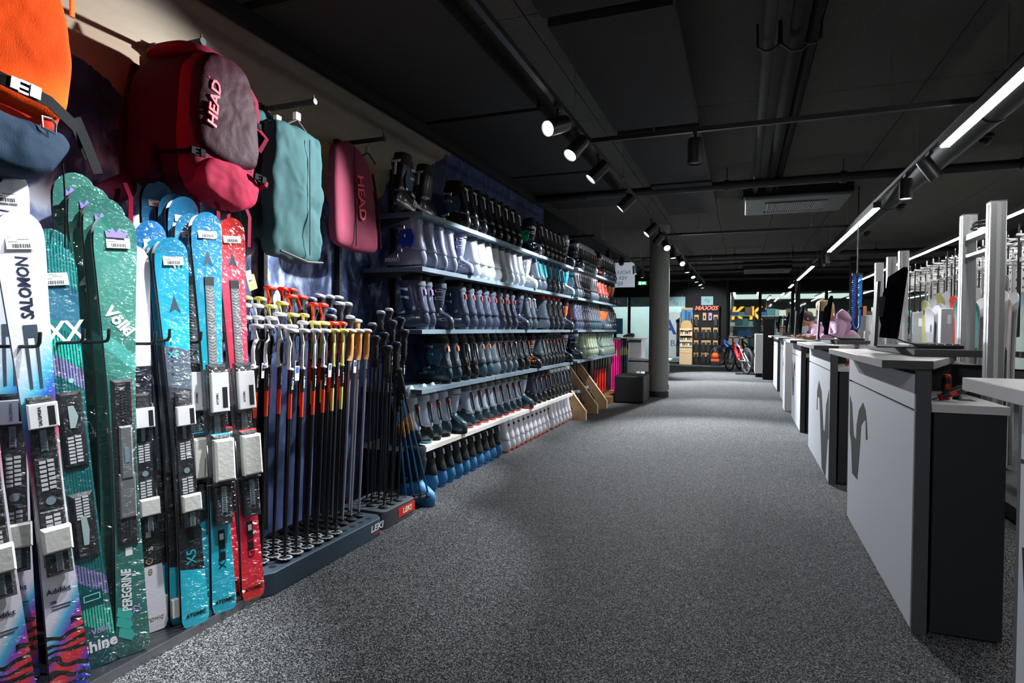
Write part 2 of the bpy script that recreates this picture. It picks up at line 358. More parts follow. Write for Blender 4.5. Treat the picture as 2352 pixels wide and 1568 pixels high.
# two unseen heads added behind the camera to brighten counter fronts and aisle
spot(-1.155, -.6, (.4, 2.6, .3), 26, 'added black spotlight far behind the camera above the aisle', angle=50)
spot(-1.155, -1.3, (.6, 4.4, .5), 30, 'rearmost added black spotlight behind the camera', angle=50)
spot(-1.155, 19.4, (-1.3, 22.1, 1.1), 150, 'added black spotlight aimed at the tyre wall', angle=70)  # extra head added to brighten the dark tyre display
spot(-0.55+0.2, 4.7, (-0.35, 4.7, 0), 0, 'unlit spotlight hanging from the nearest cross track', lens=black)
spot(1.4, 5.85, (2.3, 5.9, 1.2), 0, 'tilted spotlight at the end of the nearest strip lamp', lens=lens_dim)
spot(1.4, 6.6, (1.4, 6.6, 0), 40, 'vertical spotlight between the two nearest strip lamps', angle=70)
for k, (y, on) in enumerate(((12.4, 1), (13.1, 0), (19.2, 1))):
    spot(1.4, y, (1.6, y+.2, 0), 30*on, 'small spotlight beside the counter strip lamps, %s past the second lamp' % nth(k), lens=lens_on if on else lens_dim)
for k, y in enumerate((10.8, 12.0, 13.6, 14.6)):
    spot(-2.27, y, (-2.7, 14.0, 2.3) if k == 1 else (-2.1, y, 0), [0, 22, 25, 25][k], 'spotlight on the angled track by the reversed sign, %s from the left' % nth(k), lens=lens_on)
strip_m = P('strip_lamp_glow', (1, 0.99, 0.96), 0.5, emit=STRIP)
def strip(x, y0, y1, label, w=0.055, z=ZT-.032):
    t = thing('strip_lamp', label, 'ceiling lamp', (x, (y0+y1)/2, z), group='long white strip lamps')
    h = (y1-y0)/2
    ob('housing', MB().box(-w/2-.012, w/2+.012, -h, h, -0.055, 0.01), P('housing_dark', (0.02, 0.024, 0.022), .4), t)
    if x != 1.4:
        for q in (-h+.3, h-.3): ob('suspension_wire', WIRE, steel, t, loc=(0, q, .008))
    ob('diffuser', MB().box(-w/2, w/2, -h+.01, h-.01, -0.064, -0.0551), strip_m, t)
XS = 1.4
for k, (a, b) in enumerate([(3.3, 5.45), (7.9, 12.0), (14.6, 18.5), (20.2, 21.8)]):
    strip(XS, a, b, 'white strip lamp above the counters, %s along the right track' % nth(k))
strip(2.99, 2.2, 19.6, 'very long white strip lamp above the workshop racks', 0.05)
d = thing('ceiling_duct', 'dark green-black round duct beside the counter strip lamps', 'duct', (1.72, 0, 2.88))
ob('duct_pipe', MB().cyl((0, -2, 0), (0, 14, 0), 0.11, 20), P('duct_green', (0.02, 0.027, 0.025), .6, spec=.3), d)
for y in (2, 5.5, 9, 12.5): ob('pipe_clamp', MB().cyl((0, y-.02, 0), (0, y+.02, 0), 0.117, 20).cyl((0, y, 0.1), (0, y, 0.24), .005, 6), satin, d)
for k, (y, z, r) in enumerate([(7.5, 2.9, 0.05), (14.7, 2.9, 0.05), (16.4, 2.88, 0.035), (18.3, 2.9, 0.05), (21.3, 2.92, 0.06)]):
    t = thing('ceiling_pipe', 'black pipe crossing the ceiling, %s from the camera' % nth(k), 'pipe', (0, y, z), group='black cross pipes under the ceiling')
    ob('pipe', MB().cyl((-2.75 if y < 8 else -5.8, 0, 0), (4.6, 0, 0), r, 14), satin, t)
    for x in (-1.9, -0.2, 1.0, 2.6): ob('pipe_clamp', MB().cyl((x-.03, 0, 0), (x+.03, 0, 0), r*1.3, 12).cyl((x, 0, r), (x, 0, 3.1-z), .006, 6), satin, t)
pipeb = P('pipe_black', (.012, .012, .013), .85, spec=.1)
for k, (x, r, c) in enumerate([(0.12, .035, P('pipe_grey', (.05, .05, .05), .8, spec=.15)), (0.28, .05, pipeb), (0.36, .03, pipeb)]):
    t = thing('ceiling_pipe', ['thin grey pipe', 'thick black pipe', 'thin black pipe'][k]+' running along the ceiling to the air unit', 'pipe', (x, 0, 2.98))
    ob('pipe', MB().cyl((0, -2, 0), (0, 8.6, 0), r, 12), c, t)
    ob('pipe_clamp', MB().tube([(-r*1.8, 4.05, 0.14), (-r*1.7, 4.05, -.02), (-r*.6, 4.05, -r*1.4), (r*.6, 4.05, -r*1.4), (r*1.7, 4.05, -.02), (r*1.8, 4.05, .14)], .008, 6), satin, t)
# dark lumps: cable boxes and short rods on the ceiling
for k, (x, y) in enumerate([(2.14, 7.05), (2.165, 10.5), (2.162, 13.15)]):
    t = thing('ceiling_camera', 'small black dome camera on the ceiling right of the strip lamps, %s from the camera' % nth(k), 'security camera', (x, y, 3.10))
    ob('mount', MB().lathe([(.07, 0), (.07, -.03), (.06, -.04)], 20), satin, t); ob('dome', MB().ball((0, 0, -.045), .052, 14), black, t)
# air conditioning cassettes
def cassette(y, k):
    t = thing('air_unit', ['large ceiling air unit with ribbed grille', 'smaller-looking far ceiling air unit'][k], 'air conditioner', (0.6, y, 0))
    ob('casing', MB().box(-.62, .62, -.5, .5, 2.9, 3.1), matblack, t)
    bevel(ob('fascia', MB().box(-.60, .60, -.55, .55, 2.85, 2.9), P('fascia_grey', (0.09, 0.11, 0.105), .5), t), .02, 3)
    m = MB()
    for i in range(26): m.box(-.33+.0265*i, -.318+.0265*i, -.3, .3, 2.835, 2.852)
    ob('grille', m, P('grille_grey', (0.2, 0.22, 0.22), .5), t)
    ob('grille_frame', MB().box(-.36, .36, -.33, -.305, 2.838, 2.852).box(-.36, .36, .305, .33, 2.838, 2.852), dgrey, t)
    ob('bracket', MB().box(-.64, .64, -.06, .06, 2.96, 3.0).cyl((-.4, 0, 3), (-.4, 0, 3.1), .01).cyl((.4, 0, 3), (.4, 0, 3.1), .01), satin, t)
cassette(8.75, 0); cassette(18.4, 1)
# ------------------------------------------------------------------ ski wall
def ramp_mat(name, stops, L, extra=None, interp='CONSTANT', rough=0.35, wrap=True, stripes=None, waves=None, diag=0.0):
    """colour zones printed along the ski; stops=(z metres,colour hex)"""
    if name in MATS: return MATS[name]
    m = bpy.data.materials.new(name); MATS[name] = m; nt, N, LK, B = nodes_of(m)
    tc = N.new('ShaderNodeTexCoord'); sp = N.new('ShaderNodeSeparateXYZ'); LK.new(tc.outputs['Object'], sp.inputs[0])
    def mt(op, a, b=0.0):
        n = N.new('ShaderNodeMath'); n.operation = op
        for i, x in enumerate((a, b)):
            if isinstance(x, (int, float)): n.inputs[i].default_value = x
            else: LK.new(x, n.inputs[i])
        return n.outputs[0]
    z = sp.outputs[2]; y = sp.outputs[1]
    zz = mt('ADD', z, mt('MULTIPLY', y, diag)) if diag else z
    r = N.new('ShaderNodeValToRGB'); cr = r.color_ramp; cr.interpolation = interp
    while len(cr.elements) < len(stops): cr.elements.new(0.5)
    for e, (p, c) in zip(cr.elements, stops): e.position = min(1, max(0, p/L)); e.color = (*hexc(c), 1)
    LK.new(mt('MULTIPLY', zz, 1.0/L), r.inputs[0]); out = r.outputs[0]
    def mixc(f, a, b):
        x = N.new('ShaderNodeMix'); x.data_type = 'RGBA'; LK.new(f, x.inputs[0])
        for i, q in ((6, a), (7, b)):
            if isinstance(q, tuple): x.inputs[i].default_value = (*q, 1)
            else: LK.new(q, x.inputs[i])
        return x.outputs[2]
    if stripes:   # (period, duty, dark colour hex, [(z0,z1),...])
        per, duty, c, zs = stripes
        fr = mt('FRACT', mt('ADD', mt('MULTIPLY', y, 1/per), 10.0)); s = mt('LESS_THAN', fr, duty); msk = None
        for a, b in zs:
            k = mt('MULTIPLY', mt('GREATER_THAN', zz, a), mt('LESS_THAN', zz, b)); msk = k if msk is None else mt('MAXIMUM', msk, k)
        out = mixc(mt('MULTIPLY', s, msk), out, hexc(c))
    if waves:     # black wave bands near the tail
        zt, sc = waves
        nz = N.new('ShaderNodeTexNoise'); nz.inputs['Scale'].default_value = 11; nz.inputs['Detail'].default_value = 1; LK.new(tc.outputs['Object'], nz.inputs['Vector'])
        ph = mt('ADD', mt('MULTIPLY', z, sc), mt('MULTIPLY', nz.outputs[0], 22.0))
        s = mt('GREATER_THAN', mt('SINE', mt('ADD', ph, mt('MULTIPLY', y, 30))), 0.1)
        k = mt('LESS_THAN', mt('ADD', z, mt('MULTIPLY', mt('SUBTRACT', nz.outputs[0], .5), .25)), zt)
        out = mixc(mt('MULTIPLY', s, k), out, (0.004, 0.004, 0.006))
        LK.new(mixc(mt('MULTIPLY', s, k), out, (0.004, 0.004, 0.006)), B.inputs['Base Color'])
    LK.new(out, B.inputs['Base Color']); B.inputs['Roughness'].default_value = rough
    if wrap: add_wrap(N, LK, B, tc)
    else: B.inputs['Coat Weight'].default_value = 0.5
    return m
def ski_mesh(L, wt=0.062, ww=0.037, wb=0.052, blunt=False, side=0):
    st = [0, .004, .02, .06, .15, .3, .45, .6, .75, .86, .92, .945, .962, .975, .985, .993, .998, 1]
    rings = []
    for t in st:
        if t < 0.45: k = (t/0.45); w = wb+(ww-wb)*math.sin(k*PI/2)
        else: k = (t-.45)/.47; w = ww+(wt-ww)*min(1, k)**1.6
        d = (1-t)*L; q = 0.085
        if d < q: w = wt*math.sqrt(max(0.0009, 1-((q-d)/q)**2.4))
        d0 = t*L
        if d0 < .03: w = wb*(0.72+0.28*math.sqrt(min(1, d0/.03)))
        x = 0.022*max(0, (t-.9)/.1)**1.8+0.006*math.sin(PI*min(1, t/.9))*0
        th = 0.006+0.008*math.sin(PI*min(1, max(0, t)))
        z = t*L
        rings.append([(x, -w, z), (x+.0012, -w*.6, z), (x+.0015, 0, z), (x+.0012, w*.6, z), (x, w, z), (x-th*.5, w*1.0, z), (x-th, w*.98, z), (x-th, 0, z), (x-th, -w*.98, z), (x-th*.5, -w, z)])
    m = MB(); n = 10
    m.v = [p for r in rings for p in r]
    for i in range(len(rings)-1):
        for j in range(n):
            k = (j+1) % n; m.f.append((i*n+j, i*n+k, (i+1)*n+k, (i+1)*n+j)); m.m.append(0 if j < 4 else (2 if j in (6, 7) else 1))
    m.f.append(tuple(range(n-1, -1, -1))); m.m.append(1); m.f.append(tuple((len(rings)-1)*n+j for j in range(n))); m.m.append(1)
    me = m.mesh('ski', 3); smooth(me, 35); return me
edge_m = P('ski_edge', (0.30, 0.30, 0.31), 0.35, 0.5); base_m = P('ski_base', (0.015, 0.016, 0.02), 0.35, coat=.6)
_sm = {}
def cbox(x0, x1, y0, y1, z0, z1, c=0.004, ty=1.0):
    """box with chamfered front edges; ty tapers the front face"""
    m = MB(); ym = (y0+y1)/2
    def ring(x, s): return [(x, ym+(y0-ym)*s, z0+(c if s < 1 else 0)), (x, ym+(y1-ym)*s, z0+(c if s < 1 else 0)), (x, ym+(y1-ym)*s, z1-(c if s < 1 else 0)), (x, ym+(y0-ym)*s, z1-(c if s < 1 else 0))]
    m.loft([ring(x0, 1), ring(x1-c, 1), ring(x1, min(.999, 1-2*c/(y1-y0)))]); return m
film = P('clear_film', (0.9, 0.95, 1.0), 0.08, trans=1.0); 
padm = P('pad_grey', (0.55, 0.57, 0.6), 0.5); bindm = P('binding_black', (0.016, 0.018, 0.022), 0.35, coat=.5, wrap=True)
bindg = P('binding_grey', (0.14, 0.15, 0.16), 0.45, wrap=True); foamw = P('foam_cover', (0.62, 0.62, 0.58), 0.6, bump=(60, .2)); slotm = P('track_bluegrey', (0.19, 0.27, 0.32), .45)
def barcode(parent, x, y, z, w, h):
    m = MB(); rnd = random.Random(3)
    c = -w/2
    while c < w/2:
        d = rnd.choice((.0012, .002, .003)); m.box(x, x+.0004, y+c, y+min(c+d, w/2), z, z+h); c += d+rnd.choice((.0012, .002))
    return ob('barcode', m, ink, parent)
def price_label(t, x, y, z, w=.072, h=.042, tilt=0.03):
    l = ob('price_label', MB().box(0, .0008, -w/2, w/2, -h/2, h/2), paper, t, M=Matrix.Translation((x, y, z)) @ Matrix.Rotation(tilt, 4, 'X') @ Matrix.Rotation(-.12, 4, 'Y'))
    barcode(l, .0009, 0, -h*.42, w*.62, h*.3)
    ob('printed_lines', MB().box(.0009, .0012, -w*.42, -w*.1, h*.02, h*.06).box(.0009, .0012, -w*.1, w*.3, h*.2, h*.24).box(.0009, .0012, -w*.42, w*.1, h*.36, h*.39), ink, l)
    return l
def treads(t, x, zs, y=0.012, n=7, m=padm, name='grip_pads'):
    mb = MB()
    z0, z1 = zs
    for k in range(n):
        z = z0+(z1-z0)*k/n; h = (z1-z0)/n*.62
        mb.box(x, x+.0015, -y-.007, -.002, z, z+h); mb.box(x, x+.0015, .002, y+.007, z+h*.3, z+h*1.3)
    return ob(name, mb, m, t)
def rack_screw(t, x, z0, z1, n=16, w=.009):
    o = ob('adjust_track', MB().box(x, x+.002, -w, w, z0, z1), slotm, t); mb = MB()
    for k in range(n): z = z0+(z1-z0)*(k+.2)/n; mb.box(x+.002, x+.0035, -w*.7, w*.7, z, z+(z1-z0)/n*.5)
    ob('track_teeth', mb, steel, o); return o
up = (0, -1, 0); zd = (0, 0, 1)
def binding(t, kind):
    def part(n, m, *a, **k): return ob(n, cbox(*a, **k), m, t)
    if kind == 'A':     # wide piste binding with boxed label and white heel cover
        part('binding_plate', bindm, 0.001, .012, -.034, .034, .42, .955)
        toe = part('toe_piece', bindm, .012, .035, -.036, .036, .865, .965, c=.008)
        lab = ob('label_box', cbox(.03, .052, -.037, .039, .868, .945, c=.003), paper, toe); 
        barcode_b = ob('label_print', MB().box(.0522, .0526, .012, .03, .875, .935), ink, toe)
        rack_screw(t, .012, .79, .86, 8); treads(t, .0125, (.665, .765), n=7)
        ob('centre_disc', MB().lathe([(.013, 0), (.013, .002)], 20), slotm, t, M=Matrix.Translation((.0125, 0, .63)) @ Matrix.Rotation(PI/2, 4, 'Y'))
        part('heel_plate', bindm, 0.011, .018, -.032, .032, .40, .60); treads(t, .0182, (.52, .59), n=5)
        hp = part('heel_piece', bindm, .018, .045, -.034, .034, .395, .52, c=.01)
        ob('heel_cover', cbox(.03, .062, -.038, .038, .475, .552, c=.006), foamw, hp); rack_screw(t, .0455, .41, .47, 9)
    elif kind == 'V':   # flat system plate with light pads (no covers)
        for z0, z1 in ((.70, .965), (.385, .615)):
            p = ob('binding_plate', cbox(.001, .014, -.036, .036, z0, z1, c=.012), bindm, t)
            zt = (z0+.14, z1-.05) if z0 > .6 else (z0+.05, z0+.15)
            ob('light_rail', MB().loft([[(.014, -.008, zt[0]), (.014, .006, zt[0]), (.014, .018 if z0 > .6 else .012, (zt[0]+zt[1])/2), (.014, .007, zt[1]), (.014, -.009, zt[1])], [(.017, -.008, zt[0]), (.017, .006, zt[0]), (.017, .018 if z0 > .6 else .012, (zt[0]+zt[1])/2), (.017, .007, zt[1]), (.017, -.009, zt[1])]]), P('rail_pale', hexc('9fb4b4'), .5), p)
            treads(t, .0142, (z0+.02, z0+.115) if z0 > .6 else (z1-.09, z1-.01), n=8)
    elif kind == 'P':   # long black plate with grey sliding piece
        part('binding_plate', bindm, 0.001, .013, -.034, .034, .40, .995, c=.01); treads(t, .0135, (.86, .95), y=.002, n=9, m=dgrey)
        part('slider', bindg, .013, .024, -.02, .022, .64, .83, c=.006); part('slider_foot', bindg, .013, .02, -.026, .026, .50, .66, c=.004)
        ob('slider_window', MB().box(.0241, .0255, -.006, .008, .70, .75), slotm, t); treads(t, .0135, (.42, .49), y=.001, n=8, m=dgrey)
    elif kind == 'B':   # compact binding
        part('binding_plate', bindm, 0.001, .012, -.03, .03, .40, .86, c=.004)
        toe = part('toe_piece', bindm, .012, .034, -.028, .028, .80, .93, c=.008)
        ob('label_box', cbox(.03, .05, -.032, .034, .80, .875, c=.003), paper, toe); ob('label_print', MB().box(.0502, .0505, .012, .028, .805, .865), ink, toe)
        rack_screw(t, .0125, .745, .8, 8, .007); treads(t, .0125, (.665, .735), n=7)
        ob('centre_disc', MB().lathe([(.011, 0), (.011, .002)], 18), slotm, t, M=Matrix.Translation((.0125, 0, .62)) @ Matrix.Rotation(PI/2, 4, 'Y'))
        treads(t, .0125, (.53, .595), n=6)
        hp = part('heel_piece', bindm, .012, .04, -.028, .028, .40, .52, c=.01)
        ob('heel_cover', cbox(.03, .055, -.034, .034, .465, .53, c=.005), foamw, hp); rack_screw(t, .0405, .405, .46, 9)
    elif kind == 'R':   # race binding on raised silver plate
        part('binding_plate', bindm, 0.001, .016, -.036, .036, .38, 1.01, c=.005)
        toe = part('toe_piece', bindm, .016, .046, -.036, .036, .82, 1.03, c=.012)
        ob('label_box', cbox(.04, .064, -.032, .036, .835, .995, c=.003), paper, toe); ob('label_print', MB().box(.0642, .0646, .008, .028, .85, .935), ink, toe)
        rack_screw(t, .017, .735, .82, 10, .012)
        hp = part('heel_piece', bindm, .016, .06, -.04, .036, .53, .745, c=.014)
        ob('heel_cover', cbox(.045, .085, -.038, .040, .555, .725, c=.008), foamw, hp); ob('brake_wire', MB().tube([(.02, -.045, .70), (.05, -.055, .66), (.05, -.055, .56), (.03, -.06, .54), (.03, .05, .535)], .0022, 6), steel, hp)
        rack_screw(t, .05, .42, .53, 12, .01); part('heel_foot', bindm, .016, .05, -.034, .034, .37, .53, c=.006)
TY = {}
def ski_pair(design, tail, tip, L, label, ang=-22, bind=True, grp='ski pairs on the ski wall'):
    tail = Vector(tail); tip = Vector(tip); z = (tip-tail).normalized(); a = math.radians(ang); x = Vector((math.cos(a), math.sin(a), 0))
    M = look(tail, x, z); M = look(tail, (x-z*x.dot(z)), z)
    t = thing('ski_pair', label, 'skis', M=M, group=grp)
    top, kind, w = DES[design]; kind = kind if bind else None
    key = (round(L, 2), w)
    if key not in _sm: _sm[key] = ski_mesh(L, *w)
    ob('ski', _sm[key], [top, edge_m, base_m], t)
    o = ob('ski', _sm[key], [top, edge_m, base_m], t, M=Matrix.Translation((-.030, 0, 0)) @ Matrix.Diagonal((-1, 1, 1, 1)))
    if kind: binding(t, kind)
    return t
DES = {
 'addikt': (ramp_mat('print_white_rainbow', [(0, '2036c8'), (.06, 'd8202c'), (.14, 'e8333a'), (.19, '7a3fc0'), (.235, '38b4dc'), (.29, 'e9e4f2'), (.42, 'f0eef8'), (.62, 'f4f2fa'), (.80, 'd42a62'), (.86, '8a35c0'), (.93, '2d6fe0'), (1.0, '5fd0ee'), (1.1, 'e9f2fb'), (1.2, 'efeff8'), (1.6, 'ececf4')], 1.56, interp='LINEAR', diag=-1.7, waves=(.20, 190)), 'A', (.062, .040, .056)),
 'addikt_long': (MATS['print_white_rainbow'], 'A', (.062, .040, .056)),
 'shine': (ramp_mat('print_teal_stripes', [(0, '0b4d52'), (.10, '0e5f60'), (.13, '33c9a6'), (.22, '1b8a80'), (.24, '0d5f62'), (.28, '8a78b8'), (.34, '0d6a6a'), (.9, '0f7270'), (1.0, '9a86c4'), (1.07, '1fc9b0'), (1.15, '12807c'), (1.19, '2f6f88'), (1.3, '1c5f78'), (1.35, '0e8f8a'), (1.5, '0a7c78')], 1.5, diag=.8, stripes=(.0085, .42, '07474e', [(.1, .34), (.34, 1.18), (1.33, 1.6)])), 'V', (.064, .042, .056)),
 'peregrine': (ramp_mat('print_sea_green', [(0, '28605a'), (.08, '2a6a62'), (.2, '2f7068'), (.8, '337a6e'), (.98, '3f8f82'), (1.06, '4eb0a4'), (1.12, '3a8276'), (1.2, '418a7c'), (1.5, '34786c')], 1.66, diag=1.0, interp='CONSTANT'), 'P', (.066, .038, .056)),
 'c8': (ramp_mat('print_white_black', [(0, 'dcdae6'), (.255, '0d0f14'), (.72, '141a2a'), (1.03, 'e0dff0'), (1.5, 'dcdce8')], 1.5), 'B', (.06, .036, .052)),
 'x5': (ramp_mat('print_turquoise_grey', [(0, '12b7cf'), (.22, '14171d'), (.42, '14171d'), (.60, '3a424c'), (.94, '5b6b78'), (1.1, '16b9d4'), (1.2, '18a8cc'), (1.45, '1590bc')], 1.54, diag=.25), 'B', (.06, .036, .052)),
 'x9': (ramp_mat('print_turquoise', [(0, '12b2cc'), (.3, '12b2cc'), (1.2, '18b0cc'), (1.4, '1b8fb8'), (1.64, '1b78a6')], 1.66, interp='LINEAR'), 'R', (.060, .034, .050)),
 'g9': (ramp_mat('print_red', [(0, 'ff3a2c'), (.1, 'ff2a3a'), (.3, 'f51542'), (1.2, 'f0486a'), (1.45, 'f0506a'), (1.55, 'ef2a2a'), (1.66, 'e82020')], 1.66, interp='LINEAR'), 'R', (.058, .034, .050)),
 'blue': (ramp_mat('print_dark_blue', [(0, '12698c'), (.25, '0b0d12'), (.9, '0c1018'), (1.05, '0f3d78'), (1.45, '1568a8'), (1.6, '1672b0')], 1.66, interp='LINEAR'), 'B', (.06, .036, .052)),
 'blue_top': (ramp_mat('print_bright_blue', [(0, '0e5f90'), (1.3, '1173ad'), (1.7, '1580b4')], 1.8, interp='LINEAR'), None, (.06, .036, .052)),
}
wht = P('print_white', (0.85, 0.86, 0.88), .5); navyp = P('print_navy', hexc('1e2a44'), .5); dkp = P('print_dark', (0.01, 0.012, 0.015), .5); gold = P('print_gold', hexc('a8905c'), .5); purple = P('print_purple', hexc('8a78d8'), .5); tealp = P('print_teal', hexc('38d0d8'), .5); lil = P('print_lilac', hexc('b9a3e0'), .5)
def arrow(t, z, m, s=1.0, x=.0022, name='arrow_mark'):
    pts = [(0, .05), (.021, -.02), (.004, -.008), (.004, .0), (-.004, 0), (-.004, -.008), (-.021, -.02)]
    pts = [(0, .05), (.022, -.022), (.0, -.006), (-.022, -.022)]
    return ob(name, MB().prism([(a*s, b*s+z) for a, b in pts], x, x+.0006, 'x'), m, t)
def xx_mark(t, z, s, m, y=0, x=.0022):
    mb = MB()
    for c in (-.5, .5):
        for sg in (-1, 1):
            a = .33*sg
            mb.prism([(y+s*(c*.75-a-.09), z-s*.5), (y+s*(c*.75-a+.09), z-s*.5), (y+s*(c*.75+a+.09), z+s*.5), (y+s*(c*.75+a-.09), z+s*.5)], x+.0004*sg, x+.0004*sg+.0006, 'x')
    return ob('cross_mark', mb, m, t)
def vtext(t, s, size, m, z, y=0, x=.0028, sh=0.0, sx=1.0, d=zd, u=(0, -1, 0), bold=0.0): return text(s, size, m, t, (x, y, z), d, u, shear=sh, sx=sx, bold=bold)
def htext(t, s, size, m, z, y=0, x=.0028, sh=0.0, sx=1.0, bold=0.0): return text(s, size, m, t, (x, y, z), (0, 1, 0), (0, 0, 1), shear=sh, sx=sx, bold=bold)
def deco_addikt(t, L, label=True):
    vtext(t, 'SALOMON', .043, navyp, L-.235, sx=.93, bold=.001, sh=.12); price_label(t, .008, 0, L-.095)
    ob('slot_graphic', MB().prism([(-.018, 1.19), (.018, 1.19), (.016, .99), (.009, .99), (.009, 1.15), (-.009, 1.15), (-.009, .99), (-.016, .99)], .0024, .003, 'x'), P('print_slate', hexc('42505f'), .5), t)
    htext(t, 'Addikt', .024, navyp, .335, y=-.005); htext(t, '156', .013, navyp, .30, y=-.022); ob('fine_print', MB().box(.0024, .003, -.028, .03, .285, .288).box(.0024, .003, -.028, .02, .275, .278), navyp, t)
    text('SALOMON', .012, ink, t, (.0528, -.008, .906), zd, up, name='lettering')
def deco_shine(t, L):
    price_label(t, .008, 0, L-.115); xx_mark(t, L-.29, .07, wht, y=.012); htext(t, 'Völkl', .026, lil, .125, y=.012); htext(t, 'shine', .052, wht, .075, y=.006, sx=.95, bold=.0015)
    ob('round_mark', MB().lathe([(.008, 0), (.008, .001)], 16), P('print_pale', hexc('8fd6cc'), .5), t, M=Matrix.Translation((.002, .012, 1.0)) @ Matrix.Rotation(PI/2, 4, 'Y'))
    ob('dark_panel', MB().box(.0022, .0028, -.035, .03, .215, .27), P('print_deepteal', hexc('0b4b50'), .5), t); ob('outline_bar', MB().box(.003, .0036, -.026, .022, .235, .238).box(.003, .0036, -.026, .022, .255, .258).box(.003, .0036, -.026, -.023, .235, .258).box(.003, .0036, .02, .023, .235, .258), P('print_pale', hexc('8fd6cc'), .5), t)
def deco_per(t, L, full=True):
    price_label(t, .008, .006, L-.10)
    ob('crown_mark', MB().prism([(-.03, L-.085), (.03, L-.085), (.034, L-.06), (.02, L-.068), (.01, L-.05), (0, L-.068), (-.012, L-.05), (-.02, L-.07), (-.034, L-.06)], .006, .0066, 'x'), purple, t, loc=(0.006, 0, 0))
    text('Völkl', .055, wht, t, (.0028, .0, L-.38), (0, .62, -.78), (0, .78, .62), name='lettering', bold=.002)
    if full:
        vtext(t, 'PEREGRINE', .042, wht, .235, y=-.012, sh=.25, sx=.72, bold=.001); vtext(t, '72', .03, lil, .16, y=.016)
        mb = MB()
        for z0, y0 in ((.08, -.045), (.12, -.05), (.155, -.048)): mb.prism([(y0, z0), (y0+.04, z0-.028), (y0+.052, z0-.012), (y0+.045, z0+.01), (y0+.005, z0+.03)], .0022, .0028, 'x')
        ob('hexagon_print', mb, P('print_aqua', hexc('41b8aa'), .5), t)
        ob('small_panel', MB().box(.0022, .0028, -.012, .010, .36, .39), wht, t)
def deco_tag(t, L, y=0): price_label(t, .009, y, L-.085)
def deco_x5(t, L):
    deco_tag(t, L, .004); arrow(t, L-.27, P('print_slate', hexc('42505f'), .5), .95)
    for i, c in enumerate('REDSTER'): htext(t, c, .014, navyp, L-.385-.024*i, y=-.022)
    htext(t, 'X5', .034, tealp, 1.075, y=-.016); vtext(t, 'X5', .05, P('print_turq', hexc('12b7cf'), .5), .275, y=0, u=(0, -1, 0)); htext(t, 'ATOMIC', .019, dkp, .045, sh=.2, bold=.0008); htext(t, '154', .013, tealp, .335)
    ob('black_print_band', MB().box(.0022, .0026, -.011, .011, .33, .40), dkp, t)
def deco_x9(t, L, red=False):
    deco_tag(t, L); arrow(t, L-.20 if not red else L-.19, P('print_slate', hexc('42505f'), .5), .9)
    pl = ob('silver_plate', MB().box(.002, .008, -.017, .017, 1.03, L-.30), P('plate_silver', (.22, .23, .25), .45, .2, wrap=True), t)
    mb = MB(); z = 1.04
    while z < L-.31: mb.prism([(-.014, z), (0, z-.008), (.014, z), (.014, z+.003), (0, z-.005), (-.014, z+.003)], .0081, .009, 'x'); z += .0125
    ob('chevron_relief', mb, P('plate_white', (.5, .51, .53), .5), pl)
    ob('plate_end', MB().box(.002, .0085, -.018, .018, L-.30, L-.265), dgrey, t)
    ob('black_print_band', MB().box(.0022, .0028, -.013, .013, .215, .34), dkp, t); ob('small_panel', MB().box(.003, .0034, -.008, .008, .30, .325), wht, t)
    htext(t, '166', .017, P('print_turq', hexc('12b7cf'), .5) if not red else redm, .255, x=.0034)
    vtext(t, 'G9' if red else 'X9', .042, dkp, .205, y=0); htext(t, 'ATOMIC', .02, dkp, .045, sh=.2, bold=.0008)
    ob('colour_clip', cbox(.02, .05, -.036, .036, .725, .745, c=.003), redm if red else P('clip_turquoise', hexc('22b8dd'), .4), t)
    text('ATOMIC', .012, ink, t, (.0648, -.012, .89), zd, up)
def deco_c8(t, L):
    ob('small_panel', MB().box(.0022, .0028, -.009, .009, .37, .395), wht, t)
    htext(t, '150', .018, wht, .325); vtext(t, 'C', .034, gold, .275, u=(0, -1, 0)); htext(t, '8', .034, gold, .235); htext(t, 'ATOMIC', .019, gold, .05, sh=.2)
def T(px, x, y, z): return (x, y, z)
ZB = .036
# column 1 white skis
t = ski_pair('addikt', (-2.03, 1.31, ZB), (-2.10, 1.205, 1.56), 1.54, 'white ski pair with navy vertical lettering, front one at left edge'); deco_addikt(t, 1.54)
t = ski_pair('addikt_long', (-2.16, 1.23, ZB), (-2.26, 1.262, 1.73), 1.70, 'longer white ski pair behind the front white lettered pair'); deco_addikt(t, 1.70)
t = ski_pair('addikt', (-2.0, 1.135, ZB), (-2.08, 1.02, 1.6), 1.60, 'white ski pair cut off by the left edge, only its tail shows'); deco_addikt(t, 1.60)
t = ski_pair('addikt_long', (-2.10, 1.08, ZB), (-2.19, 1.10, 1.62), 1.60, 'white ski pair second from the left edge at the floor'); deco_addikt(t, 1.60)
# column 2 teal striped
t = ski_pair('shine', (-2.075, 1.435, ZB), (-2.175, 1.347, 1.50), 1.46, 'teal pinstriped ski pair with white cross mark, in front'); deco_shine(t, 1.46)
t = ski_pair('shine', (-2.16, 1.42, ZB), (-2.26, 1.392, 1.57), 1.52, 'teal pinstriped ski pair mostly hidden behind its twin'); deco_shine(t, 1.52)
# column 3 sea green
for k, (tx, ty, px, py, L, nm) in enumerate([(-2.045, 1.535, -2.08, 1.50, 1.58, 'front'), (-2.12, 1.53, -2.155, 1.517, 1.64, 'second'), (-2.19, 1.525, -2.225, 1.512, 1.69, 'third'), (-2.26, 1.52, -2.295, 1.505, 1.74, 'rearmost')]):
    t = ski_pair('peregrine', (tx, ty, ZB), (px, py, L+ZB), L, 'film-wrapped sea-green ski pair, %s of the green stack of four' % nm, bind=k == 0); deco_per(t, L, k < 1)
